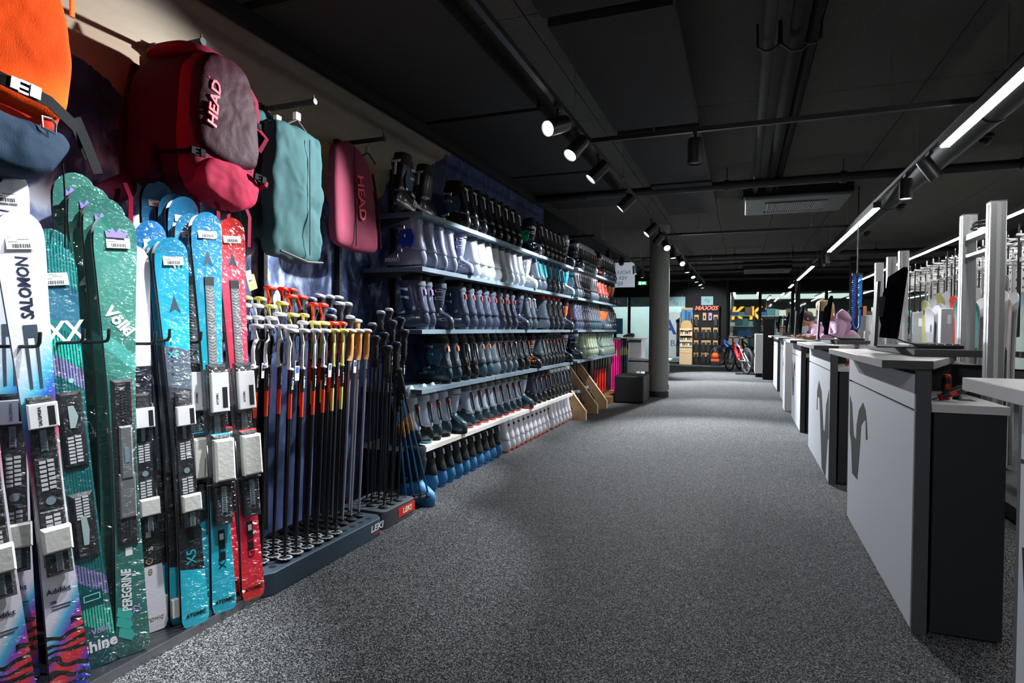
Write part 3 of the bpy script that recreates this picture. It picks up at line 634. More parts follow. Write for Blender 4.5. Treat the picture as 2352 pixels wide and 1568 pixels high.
# column 4
t = ski_pair('c8', (-2.12, 1.675, ZB), (-2.17, 1.628, 1.53), 1.49, 'white and black ski pair with gold lettering beside the green stack'); deco_c8(t, 1.49)
t = ski_pair('blue', (-2.22, 1.76, ZB), (-2.255, 1.775, 1.65), 1.61, 'dark blue ski pair behind the white and black pair'); deco_tag(t, 1.61, .01)
for i, c in enumerate('REDSTER'): htext(t, c, .014, dkp, 1.24-.026*i, y=.01)
# column 5
for k, (tx, px, py, L, nm) in enumerate([(-2.012, -2.09, 1.73, 1.53, 'front'), (-2.075, -2.15, 1.752, 1.53, 'second'), (-2.14, -2.20, 1.770, 1.535, 'third'), (-2.2, -2.25, 1.80, 1.54, 'rearmost')]):
    t = ski_pair('x5', (tx, 1.775, ZB), (px, py, L+ZB-.005), L, 'turquoise and grey ski pair, %s of its stack of four' % nm, bind=k == 0)
    if k == 0: deco_x5(t, L)
    else: deco_tag(t, L)
    if k in (1, 2): ob('foam_block', MB().box(.005, .03, -.05, -.02, .04, .11), foamw, t)
for k, (px, py, L) in enumerate([(-2.35, 1.885, 1.80), (-2.29, 1.912, 1.75), (-2.22, 1.902, 1.73)]):
    t = ski_pair('blue_top', (px+.03, py-.02, ZB), (px, py, L+ZB), L, 'bright blue ski pair below the burgundy backpack, %s from the left' % nth(k)); deco_tag(t, L)
for k, (tx, ty, px, py, L, nm) in enumerate([(-2.0, 1.905, -2.08, 1.888, 1.655, 'front'), (-2.12, 1.89, -2.175, 1.893, 1.66, 'rear')]):
    t = ski_pair('x9', (tx, ty, ZB), (px, py, L+ZB), L, 'turquoise race ski pair with silver plate, %s of two' % nm); deco_x9(t, L)
for k, (tx, ty, px, py, L, nm) in enumerate([(-1.98, 2.045, -2.06, 1.995, 1.65, 'front'), (-2.10, 2.035, -2.20, 1.99, 1.68, 'rear')]):
    t = ski_pair('g9', (tx, ty, ZB), (px, py, L+ZB), L, 'red race ski pair with silver plate, %s of two' % nm); deco_x9(t, L, True)
# plinth and hook rail
t = thing('ski_plinth', 'low black plinth with steel edge under the skis', 'display base', (0, 0, 0))
bevel(ob('platform', MB().box(-2.59, -2.012, -1.0, 2.345, 0, .034), P('plinth_black', (.02, .022, .026), .25, coat=.4, var=(6, .5)), t), .003)
ob('edge_trim', MB().box(-2.0118, -2.006, -1.0, 2.345, 0.0, .036), P('trim_steel', (.25, .25, .26), .3, .8), t)
t = thing('ski_rack', 'black hook rail holding the skis upright', 'ski rack', (0, 0, 0))
ob('rail', MB().cyl((-2.42, -.9, 1.15), (-2.42, 2.28, 1.15), .012, 10), satin, t)
for k, (y, xe, dz) in enumerate([(1.075, -2.03, 0), (1.205, -2.0, 0), (1.355, -2.03, .01), (1.455, -2.05, .01), (1.615, -2.03, 0), (1.70, -2.06, .01), (1.835, -2.05, 0), (1.955, -2.05, 0), (2.095, -2.05, 0), (2.20, -2.05, 0)]):
    ob('hook_arm', MB().tube([(-2.42, y, 1.15), (xe-.03, y, 1.155+dz), (xe-.008, y, 1.158+dz), (xe, y, 1.168+dz), (xe+.004, y, 1.20+dz)], .0055, 8), satin, t)
ob('rail_bracket', MB().box(-2.6, -2.41, 2.02, 2.05, 1.13, 1.17).box(-2.6, -2.41, .68, .71, 1.13, 1.17), satin, t)
# wall uprights
for k, y in enumerate((-.63, .04, .715, 1.39, 2.07, 2.735, 3.425, 4.12)):
    t = thing('wall_upright', 'slotted black wall upright, %s from the pole stand toward the camera' % nth(7-k) if k < 7 else 'slotted black wall upright at the start of the boot shelves', 'shelf upright', (-2.6, y, 0), group='slotted uprights on the mural wall')
    ob('post', MB().box(0.001, .045, -.014, .014, 0.05, 2.46), satin, t)
    if 2 < y < 4: 
        mb = MB()
        for z in range(20, 50): mb.box(.0451, .0458, -.002, .002, z*.05, z*.05+.028)
        s = ob('slots', mb, P('slot_grey', (.12, .13, .14), .5), t); s['kind'] = 'stuff'
# ------------------------------------------------------------------ ski boots
def ell(z, yh, yt, hw, n=20, p=2.6, tw=1.0, skew=0.0, zt=0.0):
    """closed outline: heel at yh, toe at yt, half width hw; zt lifts the toe side"""
    c = (yh+yt)/2; a = (yt-yh)/2; out = []
    for j in range(n):
        t = 2*PI*j/n; ct = math.cos(t); s = math.sin(t)
        y = c+a*math.copysign(abs(s)**(2/p), s); w = hw*(1+(tw-1)*(s+1)/2)
        out.append((w*math.copysign(abs(ct)**(2/p), ct)+skew*(s+1)/2, y, z+zt*(s+1)/2))
    return out
def boot_meshes():
    M = {}
    def reg(k, mb, ang=50): me = mb.mesh(k); smooth(me, ang); M[k] = me
    reg('sole', MB().loft([ell(0, -.118, -.03, .036), ell(.018, -.122, -.025, .039)]).loft([ell(0, .04, .158, .040), ell(.018, .03, .168, .043)]).loft([ell(.010, -.05, .06, .034), ell(.022, -.05, .06, .034)]))
    reg('lower_shell', MB().loft([ell(.016, -.122, .165, .036, tw=1.35, p=2.3), ell(.03, -.132, .172, .040, tw=1.3, p=2.2), ell(.055, -.139, .172, .043, tw=1.25, p=2.1), ell(.078, -.134, .160, .041, tw=1.22, p=2.1), ell(.098, -.124, .118, .037, tw=1.15), ell(.115, -.114, .075, .034), ell(.135, -.106, .052, .033), ell(.17, -.1, .05, .033)]), 60)
    reg('cuff', MB().loft([ell(.102, -.112, .030, .038, zt=.03), ell(.105, -.124, .045, .043, zt=.03), ell(.112, -.126, .048, .045, zt=.026), ell(.135, -.120, .056, .044, zt=.012), ell(.17, -.108, .064, .045), ell(.22, -.10, .072, .050), ell(.262, -.094, .078, .055, zt=-.01), ell(.290, -.09, .078, .056, zt=-.03), ell(.288, -.082, .070, .047, zt=-.03)], c0=False, c1=False).loft([ell(.288, -.082, .070, .047, zt=-.03), ell(.25, -.08, .06, .043)], c0=False), 60)
    reg('liner', MB().loft([ell(.26, -.080, .064, .046), ell(.31, -.076, .068, .048, zt=.0), ell(.335, -.074, .072, .047, zt=.006), ell(.343, -.066, .064, .039, zt=.008), ell(.32, -.06, .056, .034)], c0=False))
    reg('fur_liner', MB().loft([ell(.25, -.082, .064, .048), ell(.30, -.084, .072, .052), ell(.325, -.082, .074, .052, zt=.006), ell(.335, -.07, .064, .042, zt=.008), ell(.31, -.06, .056, .034)], c0=False))
    reg('flap_liner', MB().loft([ell(.25, -.084, .07, .048), ell(.30, -.088, .05, .05, zt=-.02), ell(.345, -.082, .01, .042, zt=-.035), ell(.372, -.066, -.03, .026, zt=-.02), ell(.374, -.06, -.036, .018, zt=-.02)], c0=False))
    reg('power_strap', MB().loft([ell(.268, -.098, .082, .0585), ell(.272, -.0985, .083, .0595), ell(.302, -.094, .082, .0575), ell(.304, -.086, .074, .05)], c0=False, c1=False))
    def buckle(z, y0, y1, dz):
        w = .054 if z > .22 else .048 if z > .12 else .045
        m = MB()
        m.loft([[(-w-.003, y0, z-.010), (-w-.003, y0, z+.010), (-w-.010, y0+.004, z+.009), (-w-.010, y0+.004, z-.009)],
                [(-w-.004, (y0+y1)/2, z-.006+dz/2), (-w-.004, (y0+y1)/2, z+.007+dz/2), (-w-.013, (y0+y1)/2, z+.006+dz/2), (-w-.013, (y0+y1)/2, z-.005+dz/2)],
                [(-w-.002, y1, z-.009+dz), (-w-.002, y1, z+.009+dz), (-w-.008, y1, z+.008+dz), (-w-.008, y1, z-.008+dz)]])
        m.tube([(-w-.004, y1-.004, z+.008+dz), (-w+.006, y1+.016, z+.008+dz), (-.01, y1+.022, z+dz+.008)], .0022, 5)
        m.tube([(-w-.004, y1-.004, z-.008+dz), (-w+.006, y1+.016, z-.008+dz), (-.01, y1+.022, z+dz-.008)], .0022, 5)
        return m
    reg('buckle_a', buckle(.245, -.005, .062, .008)); reg('buckle_b', buckle(.195, -.008, .054, .008)); reg('buckle_c', buckle(.108, .02, .075, -.012)); reg('buckle_d', buckle(.075, .05, .11, -.012))
    reg('pivot', MB().lathe([(.014, 0), (.014, .004), (.008, .005)], 14))
    reg('strap_print', MB().loft([[(x*1.0, y, z) for x, y, z in ell(.276, -.0995, .0, .0605)[11:20]], [(x*1.0, y, z) for x, y, z in ell(.298, -.0965, .0, .059)[11:20]]], closed=False, c0=False, c1=False))
    # T shaped spine plate (silver), narrow spine lever, label patch
    reg('spine_t', MB().loft([[(-.028, -.093, .291), (.028, -.093, .291), (.028, -.099, .277), (-.028, -.099, .277)], [(-.026, -.100, .290), (.026, -.100, .290), (.026, -.105, .278), (-.026, -.105, .278)]]).loft([[(-.008, -.1, .28), (.008, -.1, .28), (.007, -.113, .20), (-.007, -.113, .20)], [(-.007, -.106, .28), (.007, -.106, .28), (.006, -.118, .20), (-.006, -.118, .20)]]))
    reg('spine_lever', MB().loft([[(-.016, -.098, .262), (.016, -.098, .262), (.010, -.128, .13), (-.010, -.128, .13)], [(-.012, -.114, .256), (.012, -.114, .256), (.007, -.138, .14), (-.007, -.138, .14)]]))
    reg('spine_clip', MB().box(-.008, .008, -.122, -.11, .225, .245))
    reg('spine_patch', MB().loft([[(-.014, -.1005, .25), (.010, -.1005, .25), (.010, -.108, .215), (-.014, -.108, .215)], [(-.014, -.1035, .25), (.010, -.1035, .25), (.010, -.111, .215), (-.014, -.111, .215)]]))
    reg('side_panel', MB().prism([(-.06, .13), (.02, .125), (.045, .165), (.035, .23), (-.05, .235), (-.075, .18)], -.0545, -.050, 'x'))
    reg('heel_notch', MB().loft([[(-.036, -.1365, .020), (.036, -.1365, .020), (.036, -.13, .026), (-.036, -.13, .026)], [(-.03, -.128, .02), (.03, -.128, .02), (.03, -.128, .026), (-.03, -.128, .026)]]))
    return M
BM = boot_meshes()
def g(n, c, r=.28, coat=.7, **k): return P(n, hexc(c), r, coat=coat, **k)
shell_k = g('shell_black', '14171c'); shell_slate = g('shell_slate', '3a4258'); shell_gun = g('shell_gunmetal', '3d4854'); shell_w = g('shell_white', 'b9bfc7'); shell_sil = g('shell_silver', '8b91a8', .3); shell_teal = g('shell_darkteal', '28424e')
shell_lg = g('shell_lightgrey', 'a3b2c6'); shell_sage = g('shell_sage', '8c9a80'); shell_sage2 = g('shell_greygreen', '6f8076'); shell_snow = g('shell_snow', 'e2e2ea'); shell_navy = g('shell_navy', '1c2a40'); shell_blue = P('shell_blue', hexc('4489bd'), .5); soft_k = P('soft_black', hexc('14181c'), .7, bump=(60, .3))
turq = g('cuff_turquoise', '1faacb'); lin_k = P('liner_black', hexc('0c0e12'), .8); lin_w = P('liner_white', hexc('dedce6'), .8, bump=(40, .3)); lin_denim = P('liner_denim', hexc('34506f'), .85, var=(50, .4)); lin_g = P('liner_grey', hexc('4c515c'), .8); lin_r = P('liner_red', hexc('b8201c'), .7); lin_sil = P('liner_silver', hexc('99a6b4'), .6); lin_rg = P('liner_greengrey', hexc('5e655f'), .7)
strap_g = P('strap_grey', hexc('454c5c'), .7, bump=(90, .3)); strap_cl = P('strap_clear', hexc('78809a'), .3); buck = P('buckle_metal', (.55, .56, .6), .25, .9); buck_o = orangem; sole_k = rubber; sole_t = g('sole_teal', '158aa8'); sole_o = g('sole_orange', 'e0561c'); red_acc = g('accent_red', 'd0342c'); or_acc = g('accent_orange', 'e86a2a'); bl_acc = g('accent_royal', '1c3fae'); gr_acc = g('accent_green', '1f9a4c'); pk_acc = g('patch_pink', 'e8b0c8')
B4 = ('buckle_a', 'buckle_b', 'buckle_c', 'buckle_d')
# style: desc, lower, cuff, liner kind/material, strap, sole, buckles material, extras [(mesh,mat)]
ST = {
 'black_t': ('black ski boot with silver T mark', shell_k, shell_k, ('liner', lin_k), lin_k, sole_k, silver, [('spine_t', P('t_mark', hexc('d4d0dc'), .5)), ('side_panel', g('panel_slate', '35506a'))]),
 'black_g': ('black ski boot with green side panel', shell_k, shell_k, ('liner', lin_k), lin_k, sole_k, buck, [('spine_t', P('t_mark', hexc('d4d0dc'), .5)), ('side_panel', gr_acc)]),
 'silver_b': ('silver ski boot with white liner', shell_sil, shell_sil, ('liner', lin_w), strap_cl, shell_navy, buck, [('side_panel', bl_acc)]),
 'white_d': ('white ski boot with denim liner', shell_w, shell_w, ('liner', lin_denim), strap_g, shell_lg, white, []),
 'turq': ('grey ski boot with turquoise spine', shell_gun, shell_gun, ('liner', lin_g), lin_denim, sole_k, buck, [('spine_lever', turq)]),
 'turq_w': ('blue and white ski boot', shell_w, turq, ('liner', lin_k), strap_g, sole_t, buck, [('side_panel', bl_acc)]),
 'slate': ('slate-blue ski boot', shell_slate, shell_slate, ('liner', lin_k), strap_g, shell_slate, buck, [('spine_patch', P('patch_plum', hexc('6a4a86'), .5))]),
 'slate_r': ('slate-blue ski boot with red patch', shell_slate, shell_slate, ('liner', lin_k), strap_g, shell_slate, buck, [('spine_patch', red_acc)]),
 'gun_r': ('dark grey ski boot with red liner', shell_gun, shell_gun, ('liner', lin_r), strap_g, sole_k, buck, [('spine_lever', shell_k)]),
 'gun': ('gunmetal ski boot', shell_gun, shell_gun, ('liner', lin_g), strap_g, sole_k, buck, [('spine_t', silver)]),
 'teal': ('dark teal-grey ski boot', shell_teal, shell_gun, ('flap_liner', lin_g), lin_k, sole_k, buck, [('spine_patch', or_acc), ('side_panel', g('panel_teal', '2f6472'))]),
 'green_k': ('black ski boot with blue toe accent', shell_k, shell_k, ('flap_liner', lin_g), lin_k, sole_k, buck, [('spine_patch', g('accent_sky', '3f8fd0')), ('spine_lever', shell_gun)]),
 'grey_ro': ('mid-grey ski boot with red clip', shell_lg if False else g('shell_midgrey', '66737f'), g('shell_midgrey', '66737f'), ('flap_liner', lin_g), lin_k, shell_gun, buck, [('spine_lever', shell_k), ('spine_clip', red_acc)]),
 'black_o': ('black ski boot with orange buckles', shell_k, shell_gun, ('liner', lin_k), lin_k, sole_k, orangem, [('spine_clip', or_acc), ('spine_lever', shell_k)]),
 'silver_k': ('black and silver ski boot', shell_gun, shell_k, ('liner', lin_sil), silver, sole_k, buck, [('spine_t', silver), ('side_panel', silver)]),
 'red_k': ('black ski boot with red cuff', shell_k, red_acc, ('liner', lin_k), lin_k, sole_k, buck, [('spine_clip', or_acc)]),
 'red_o': ('grey ski boot with orange-red cuff', shell_gun, or_acc, ('liner', lin_k), lin_k, sole_k, buck, [('spine_lever', shell_k)]),
 'sage': ('sage-green ski boot', shell_sage, shell_sage, ('liner', lin_rg), lin_rg, shell_sage, buck, []),
 'sage2': ('grey-green ski boot', shell_sage2, shell_sage2, ('liner', lin_rg), lin_rg, shell_sage2, buck, []),
 'hf_w': ('pale grey rear-entry boot with teal sole', shell_k, shell_lg, ('flap_liner', lin_sil), lin_sil, sole_t, None, [('spine_lever', shell_k), ('spine_clip', red_acc)]),
 'hf_t': ('blue-grey rear-entry boot, dark teal base', shell_teal, shell_lg, ('flap_liner', lin_sil), lin_sil, sole_k, None, [('spine_lever', shell_k), ('spine_clip', red_acc)]),
 'hf_r': ('blue-grey rear-entry boot with red-edged liner', shell_teal, shell_lg, ('flap_liner', P('liner_redtop', hexc('8a4a48'), .7)), lin_rg, red_acc, None, [('spine_lever', shell_k), ('spine_clip', red_acc)]),
 'black_s': ('plain black ski boot', shell_k, shell_k, ('liner', lin_k), silver, sole_k, buck, [('spine_lever', shell_gun)]),
 'black_sr': ('black ski boot with red clip', shell_k, shell_navy, ('liner', lin_g), lin_k, sole_k, buck, [('spine_lever', shell_k), ('spine_clip', red_acc)]),
 'soft': ('blue and black soft boot', shell_blue, soft_k, ('fur_liner', P('fur', hexc('1c262e'), .95, bump=(150, .8))), None, shell_blue, None, [('spine_patch', P('patch_pale', hexc('b8c8e4'), .6))]),
 'snow': ('white ski boot with orange sole', shell_snow, shell_snow, ('liner', lin_k), None, sole_o, orangem, [('spine_clip', lin_k)]),
 'snow_o': ('white ski boot with orange dial', shell_snow, shell_snow, ('liner', lin_k), None, sole_o, None, [('side_panel', orangem)]),
}
protos = {}
NAMEMAP = {'fur_liner': 'liner', 'flap_liner': 'liner', 'buckle_a': 'buckle', 'buckle_b': 'buckle', 'buckle_c': 'buckle', 'buckle_d': 'buckle', 'pivot': 'ankle_pivot', 'spine_t': 'spine_plate', 'spine_lever': 'spine_lever', 'spine_clip': 'spine_clip', 'spine_patch': 'heel_label'}
def boot(style, loc, rz, mirror, label, group, sc=1.0, marks=None):
    key = (style, marks)
    if key in protos and protos[key] is not None:
        r = dup(protos[key], loc=loc, rotz=rz, label=label, group=group); r.scale = (-1.08*sc if mirror else 1.08*sc, 1.1*sc, 1.17*sc); return r
    d, lo, cu, (lk, lm), st, so, bm, ex = ST[style]
    t = thing('ski_boot', label, 'ski boot', loc, rz, group); t.scale = (-1.08*sc if mirror else 1.08*sc, 1.1*sc, 1.17*sc)
    ob('sole', BM['sole'], so, t); ls = ob('lower_shell', BM['lower_shell'], lo, t); cf = ob('cuff', BM['cuff'], cu, t); ob('liner', BM[lk], lm, t)
    if st: ob('power_strap', BM['power_strap'], st, t)
    if bm:
        for b in B4: ob('buckle', BM[b], bm, t)
        ob('ankle_pivot', BM['pivot'], buck, t, M=Matrix.Translation((-.049, -.045, .13)) @ Matrix.Rotation(-PI/2, 4, 'Y'))
    else: ob('ankle_pivot', BM['pivot'], satin, t, M=Matrix.Translation((-.049, -.06, .125)) @ Matrix.Rotation(-PI/2, 4, 'Y') @ Matrix.Scale(1.5, 4))
    for k, m in ex: ob(NAMEMAP.get(k, k), BM[k], m, t)
    if marks: MARK[marks](t)
    protos[key] = t
    return t
def side_text(t, s, size, m, y, z, x=-.0535, sh=.2, d=(0, -1, 0), u=(0, 0, 1), sx=1.0): return text(s, size, m, t, (x, y, z), d, u, name='lettering', ext=.0015, shear=sh, sx=sx, bold=.0004)
whp = P('print_white', (0.85, 0.86, 0.88), .5)
MARK = {
 'head_w': lambda t: (side_text(t, 'HEAD', .034, whp, .095, .05, x=-.0565, sx=1.3), side_text(t, 'HEAD', .03, whp, .10, .05, x=-.0565)) and None,
 'head_r': lambda t: (side_text(t, 'HEAD', .036, red_acc, .10, .055, x=-.0565, sx=1.3), side_text(t, 'FORMULA', .012, whp, -.06, .072, x=-.053), ob('red_line', MB().loft([[(-.0535, -.02, .055), (-.0535, -.018, .055), (-.0535, .055, .105), (-.0535, .053, .105)], [(-.0545, -.02, .055), (-.0545, -.018, .055), (-.0545, .055, .105), (-.0545, .053, .105)]]), red_acc, t)),
 'formula': lambda t: side_text(t, 'FORMULA', .012, whp, -.06, .072, x=-.053),
 'hf': lambda t: side_text(t, 'HF', .052, ink, -.012, .2, x=-.0545, sh=0, d=(0, -.25, -1), u=(0, -1, .25)),
 't3': lambda t: (side_text(t, 'T3', .03, g('print_sky', '5fb4e8'), -.03, .14, x=-.0525, sh=0), ob('lace_dial', MB().lathe([(.013, 0), (.013, .006), (.009, .008)], 16), g('print_sky', '5fb4e8'), t, M=Matrix.Translation((-.0505, -.02, .105)) @ Matrix.Rotation(-PI/2, 4, 'Y'))),
 'tecn': lambda t: side_text(t, 'TECNICA', .02, ink, .02, .075, x=-.0535),
 'tecg': lambda t: side_text(t, 'TECNICA', .022, g('print_green', '2aa878'), .03, .075, x=-.0535),
}
def ymap(px, X=-2.15):
    """position along the wall of something seen at photo column px on the plane X (measured camera)"""
    F, yaw = 1388.489, 0.3648891; a = math.atan((px-1176)/F)-yaw
    return -X/(-math.tan(a)) if a else 0
rows = {'top': 2.035, 'second': 1.65, 'third': 1.21, 'fourth': .787, 'white bottom': .373, 'floor': 0.0}
XH = {'n': -2.262, 'f': -2.262}
def brow(row, sect, items, z):
    """items: (style, first_px, last_px, n, mark, kind) ; kind '' heel out, 'T' turned so the toe comes out"""
    c = 0
    for style, p0, p1, n, mark, kind in items:
        y0, y1 = ymap(p0), ymap(p1)
        for i in range(n):
            y = y0 if n == 1 else y0+(y1-y0)*i/(n-1)
            desc = ST[style][0]
            lab = '%s, %s on the %s %s' % (desc, nth(c), sect, row) if 'floor' not in row else '%s, %s in the %s %s' % (desc, nth(c), sect, row)
            gname = 'ski boots on the %s %s' % (sect, row)
            j = random.uniform(-.05, .05)
            if kind == 'T': boot(style, (-2.25, y+.02, z), -PI/2+.75+j+PI, False, lab, gname, marks=mark) if False else boot(style, (-2.235, y+.03, z), -PI/2-.35+j, True, lab, gname, marks=mark)
            elif kind == 'B': boot(style, (-2.25, y, z), .12+j, i == 0, lab, gname, marks=mark)
            else: boot(style, (XH['n'], y, z), PI/2+j, i % 2 == 1, lab, gname, marks=mark if mark in ('hf', 't3') or i < 4 else None)
            c += 1
HN, HF_ = 'near', 'far'
brow('top shelf', 'near', [('black_t', 953, 1002, 2, 'head_w', 'B'), ('black_t', 1070, 1191, 8, None, '')], 2.035)
brow('top shelf', 'middle', [('black_g', 1228, 1228, 1, None, 'T'), ('black_t', 1243, 1292, 6, None, ''), ('silver_k', 1304, 1304, 1, None, 'T')], 2.035)
brow('top shelf', 'far', [('black_s', 1327, 1327, 1, None, 'T'), ('silver_k', 1337, 1367, 7, None, ''), ('black_o', 1378, 1378, 1, None, 'T'), ('silver_k', 1385, 1411, 6, None, '')], 2.05)
brow('second shelf', 'near', [('silver_b', 970, 1040, 4, 'head_w', ''), ('silver_b', 1066, 1066, 1, None, 'T'), ('white_d', 1095, 1198, 8, None, '')], 1.65)
brow('second shelf', 'middle', [('white_d', 1217, 1217, 1, None, 'T'), ('turq', 1237, 1290, 6, None, ''), ('turq_w', 1304, 1304, 1, None, 'T')], 1.65)
brow('second shelf', 'far', [('silver_k', 1326, 1370, 10, None, ''), ('red_k', 1380, 1394, 3, None, ''), ('red_o', 1402, 1410, 2, None, 'T')], 1.655)
brow('third shelf', 'near', [('slate', 976, 992, 2, 'head_r', ''), ('slate', 1019, 1019, 1, None, 'T'), ('slate_r', 1069, 1182, 8, 'formula', ''), ('slate', 1199, 1199, 1, None, 'T')], 1.21)
brow('third shelf', 'middle', [('gun', 1216, 1228, 2, None, ''), ('gun_r', 1256, 1290, 4, None, ''), ('red_o', 1303, 1303, 1, None, 'T')], 1.21)
brow('third shelf', 'far', [('slate', 1324, 1352, 6, None, ''), ('teal', 1357, 1378, 5, None, ''), ('red_o', 1384, 1394, 3, None, 'T'), ('black_o', 1399, 1411, 4, None, '')], 1.21)
brow('fourth shelf', 'near', [('teal', 1031, 1052, 2, 'tecg', ''), ('green_k', 1073, 1091, 2, None, ''), ('teal', 1110, 1125, 2, None, ''), ('grey_ro', 1142, 1183, 4, None, ''), ('black_o', 1198, 1211, 2, None, '')], .787)
brow('fourth shelf', 'middle', [('black_o', 1227, 1227, 1, None, 'T'), ('black_o', 1245, 1262, 3, None, ''), ('black_sr', 1270, 1292, 4, None, ''), ('black_s', 1303, 1303, 1, None, 'T')], .787)
brow('fourth shelf', 'far', [('black_s', 1327, 1327, 1, None, 'T'), ('sage', 1342, 1370, 6, None, ''), ('sage2', 1378, 1378, 1, None, 'T'), ('sage2', 1386, 1408, 5, None, '')], .80)
brow('white shelf', 'near', [('hf_w', 958, 987, 2, 'hf', ''), ('hf_t', 1006, 1028, 2, 'hf', ''), ('hf_t', 1053, 1053, 1, None, 'T'), ('hf_r', 1083, 1193, 8, 'hf', '')], .373)
brow('white shelf', 'far', [('hf_r', 1209, 1209, 1, None, 'T'), ('black_sr', 1229, 1262, 4, None, ''), ('black_s', 1271, 1309, 6, None, '')], .373)
brow('row on the floor', 'near', [('soft', 998, 1146, 10, 't3', '')], 0.0)
ST['soft_b'] = ST['soft']; 
boot('soft', (-2.13, 3.70, 0), -PI/2-.3, True, 'blue and black soft boot turned toe out beside the pole stands', 'ski boots on the wall side of the floor', marks='t3')
brow('row on the floor', 'far', [('snow', 1166, 1258, 10, 'tecn', ''), ('snow_o', 1270, 1309, 6, None, '')], 0.0)
# ------------------------------------------------------------------ shelves
sh_top = P('shelf_grey', hexc('5d6f7a'), .55, var=(30, .08)); sh_front = P('shelf_edge', hexc('667987'), .6); sh_white = P('shelf_white', hexc('e4e0da'), .6)
def shelf(y0, y1, z, label, m=sh_front, th=.032, x1=-2.095, x0=-2.59):
    t = thing('display_shelf', label, 'shelf', (0, 0, z), group='boot wall shelves')
    b = ob('board', MB().box(x0, x1-.004, y0, y1, -th, 0), [sh_top if m is sh_front else sh_white], t); bevel(b, .002, 1)
    ob('front_edge', MB().box(x1-.0038, x1, y0+.002, y1-.002, -th, -.0005), [m], t)
    for y in (y0+.03, y1-.03): ob('bracket', MB().prism([(x0, -th-.001), (x1-.12, -th-.001), (x1-.12, -th-.014), (x0, -th-.09)], y-.002, y+.002, 'y'), satin, t)
    return t
secs = [(3.72, 5.07, 'near'), (5.08, 6.42, 'middle'), (6.43, 7.74, 'far-middle')]
for nm, z in (('top', 2.035), ('second', 1.65), ('third', 1.21), ('fourth', .787)):
    for (a, b, s) in secs: shelf(a, b, z, 'blue-grey %s boot shelf board, %s section' % (nm, s))
    shelf(7.98, 9.34, z if nm != 'top' else 2.05, 'blue-grey %s boot shelf board, first beyond the mural wall' % nm); shelf(9.35, 10.66, z if nm != 'top' else 2.05, 'blue-grey %s boot shelf board, farthest section' % nm)
for (a, b, s) in ((3.72, 5.4, 'near'), (5.41, 7.74, 'far')): shelf(a, b, .373, 'white bottom boot shelf board, %s part' % s, sh_white, .034, -2.09)
# dark back board and posts of the far free-standing shelves
t = thing('shelf_back', 'black perforated back board of the far boot shelves', 'back panel', (0, 0, 0))
ob('panel', MB().box(-2.64, -2.6, 8.0, 10.9, .1, 2.1), matblack, t)
for y in (8.0, 9.35, 10.66): ob('post', MB().box(-2.6, -2.56, y-.02, y+.02, 0, 2.5), satin, t)
t = thing('bench_back', 'dark navy kick board under the white boot shelf', 'panel', (0, 0, 0)); ob('board', MB().box(-2.56, -2.54, 3.72, 7.74, 0, .33), P('kick_navy', hexc('1a2038'), .7), t)
# ------------------------------------------------------------------ packs and ski bags
def ringp(poly, x, s=1.0, c=None):
    cy = sum(p[0] for p in poly)/len(poly) if c is None else c[0]; cz = sum(p[1] for p in poly)/len(poly) if c is None else c[1]
    return [(x, cy+(y-cy)*s, cz+(z-cz)*s) for y, z in poly]
def refine(poly, n=3):
    out = []
    for i, a in enumerate(poly):
        b = poly[(i+1) % len(poly)]
        for k in range(n): out.append((a[0]+(b[0]-a[0])*k/n, a[1]+(b[1]-a[1])*k/n))
    return out
def pillow(poly, x0, x1, b=.03, n=3, front=1.0):
    """cushion-like body: outline in the YZ plane from x0 (back) to x1 (front) with rounded rims"""
    p = refine(poly, n); m = MB(); d = x1-x0
    prof = [(0, .35), (0, .8), (.05, .93), (.2, 1.0), (.6, 1.0*front), (.85, .95*front), (.96, .85*front), (1.0, .62*front), (1.03, .3), (1.035, .06)]
    m.loft([ringp(p, x0+d*a, s) for a, s in prof]); return m
dtex = bpy.data.textures.new('cloth_folds', 'CLOUDS'); dtex.noise_scale = 0.13; dtex.noise_depth = 2
dtex2 = bpy.data.textures.new('fine_folds', 'CLOUDS'); dtex2.noise_scale = 0.05; dtex2.noise_depth = 1
def soften(o, st=.02, lv=2, tex=None):
    s = o.modifiers.new('sub', 'SUBSURF'); s.levels = lv; s.render_levels = lv
    if st: d = o.modifiers.new('folds', 'DISPLACE'); d.texture = tex or dtex; d.strength = st; d.mid_level = .5; d.texture_coords = 'LOCAL'
    return o
def webbing(name, pts, m, t, w=.011, th=.0018, side=(1, 0, 0)):
    """flat strap along pts"""
    mb = MB(); P_ = [Vector(p) for p in pts]; R = []
    for i, p in enumerate(P_):
        d = (P_[min(i+1, len(P_)-1)]-P_[max(0, i-1)]).normalized(); n = Vector(side); n = (n-d*n.dot(d)).normalized(); s = d.cross(n)
        R.append([tuple(p+s*w+n*th), tuple(p-s*w+n*th), tuple(p-s*w-n*th), tuple(p+s*w-n*th)])
    return ob(name, mb.loft(R), m, t)
buckb = P('buckle_black', (.008, .008, .01), .8, spec=.08)
def buckle_part(t, x, y, z, m=buckb, s=1.0, rot=0):
    M_ = Matrix.Translation((x, y, z)) @ Matrix.Rotation(rot, 4, 'X') @ Matrix.Scale(s, 4)
    return ob('buckle', MB().box(0, .010, -.03, -.012, -.013, .013).box(0, .008, -.012, .012, -.015, -.010).box(0, .008, -.012, .012, .010, .015).box(.001, .011, .010, .032, -.014, .014).box(0.002, .007, -.012, .012, -.003, .003), m, t, M=M_)
def cloth(n, h, r=.8, **k): return P(n, hexc(h), r, bump=(240, .35, .004), spec=.12, **k)
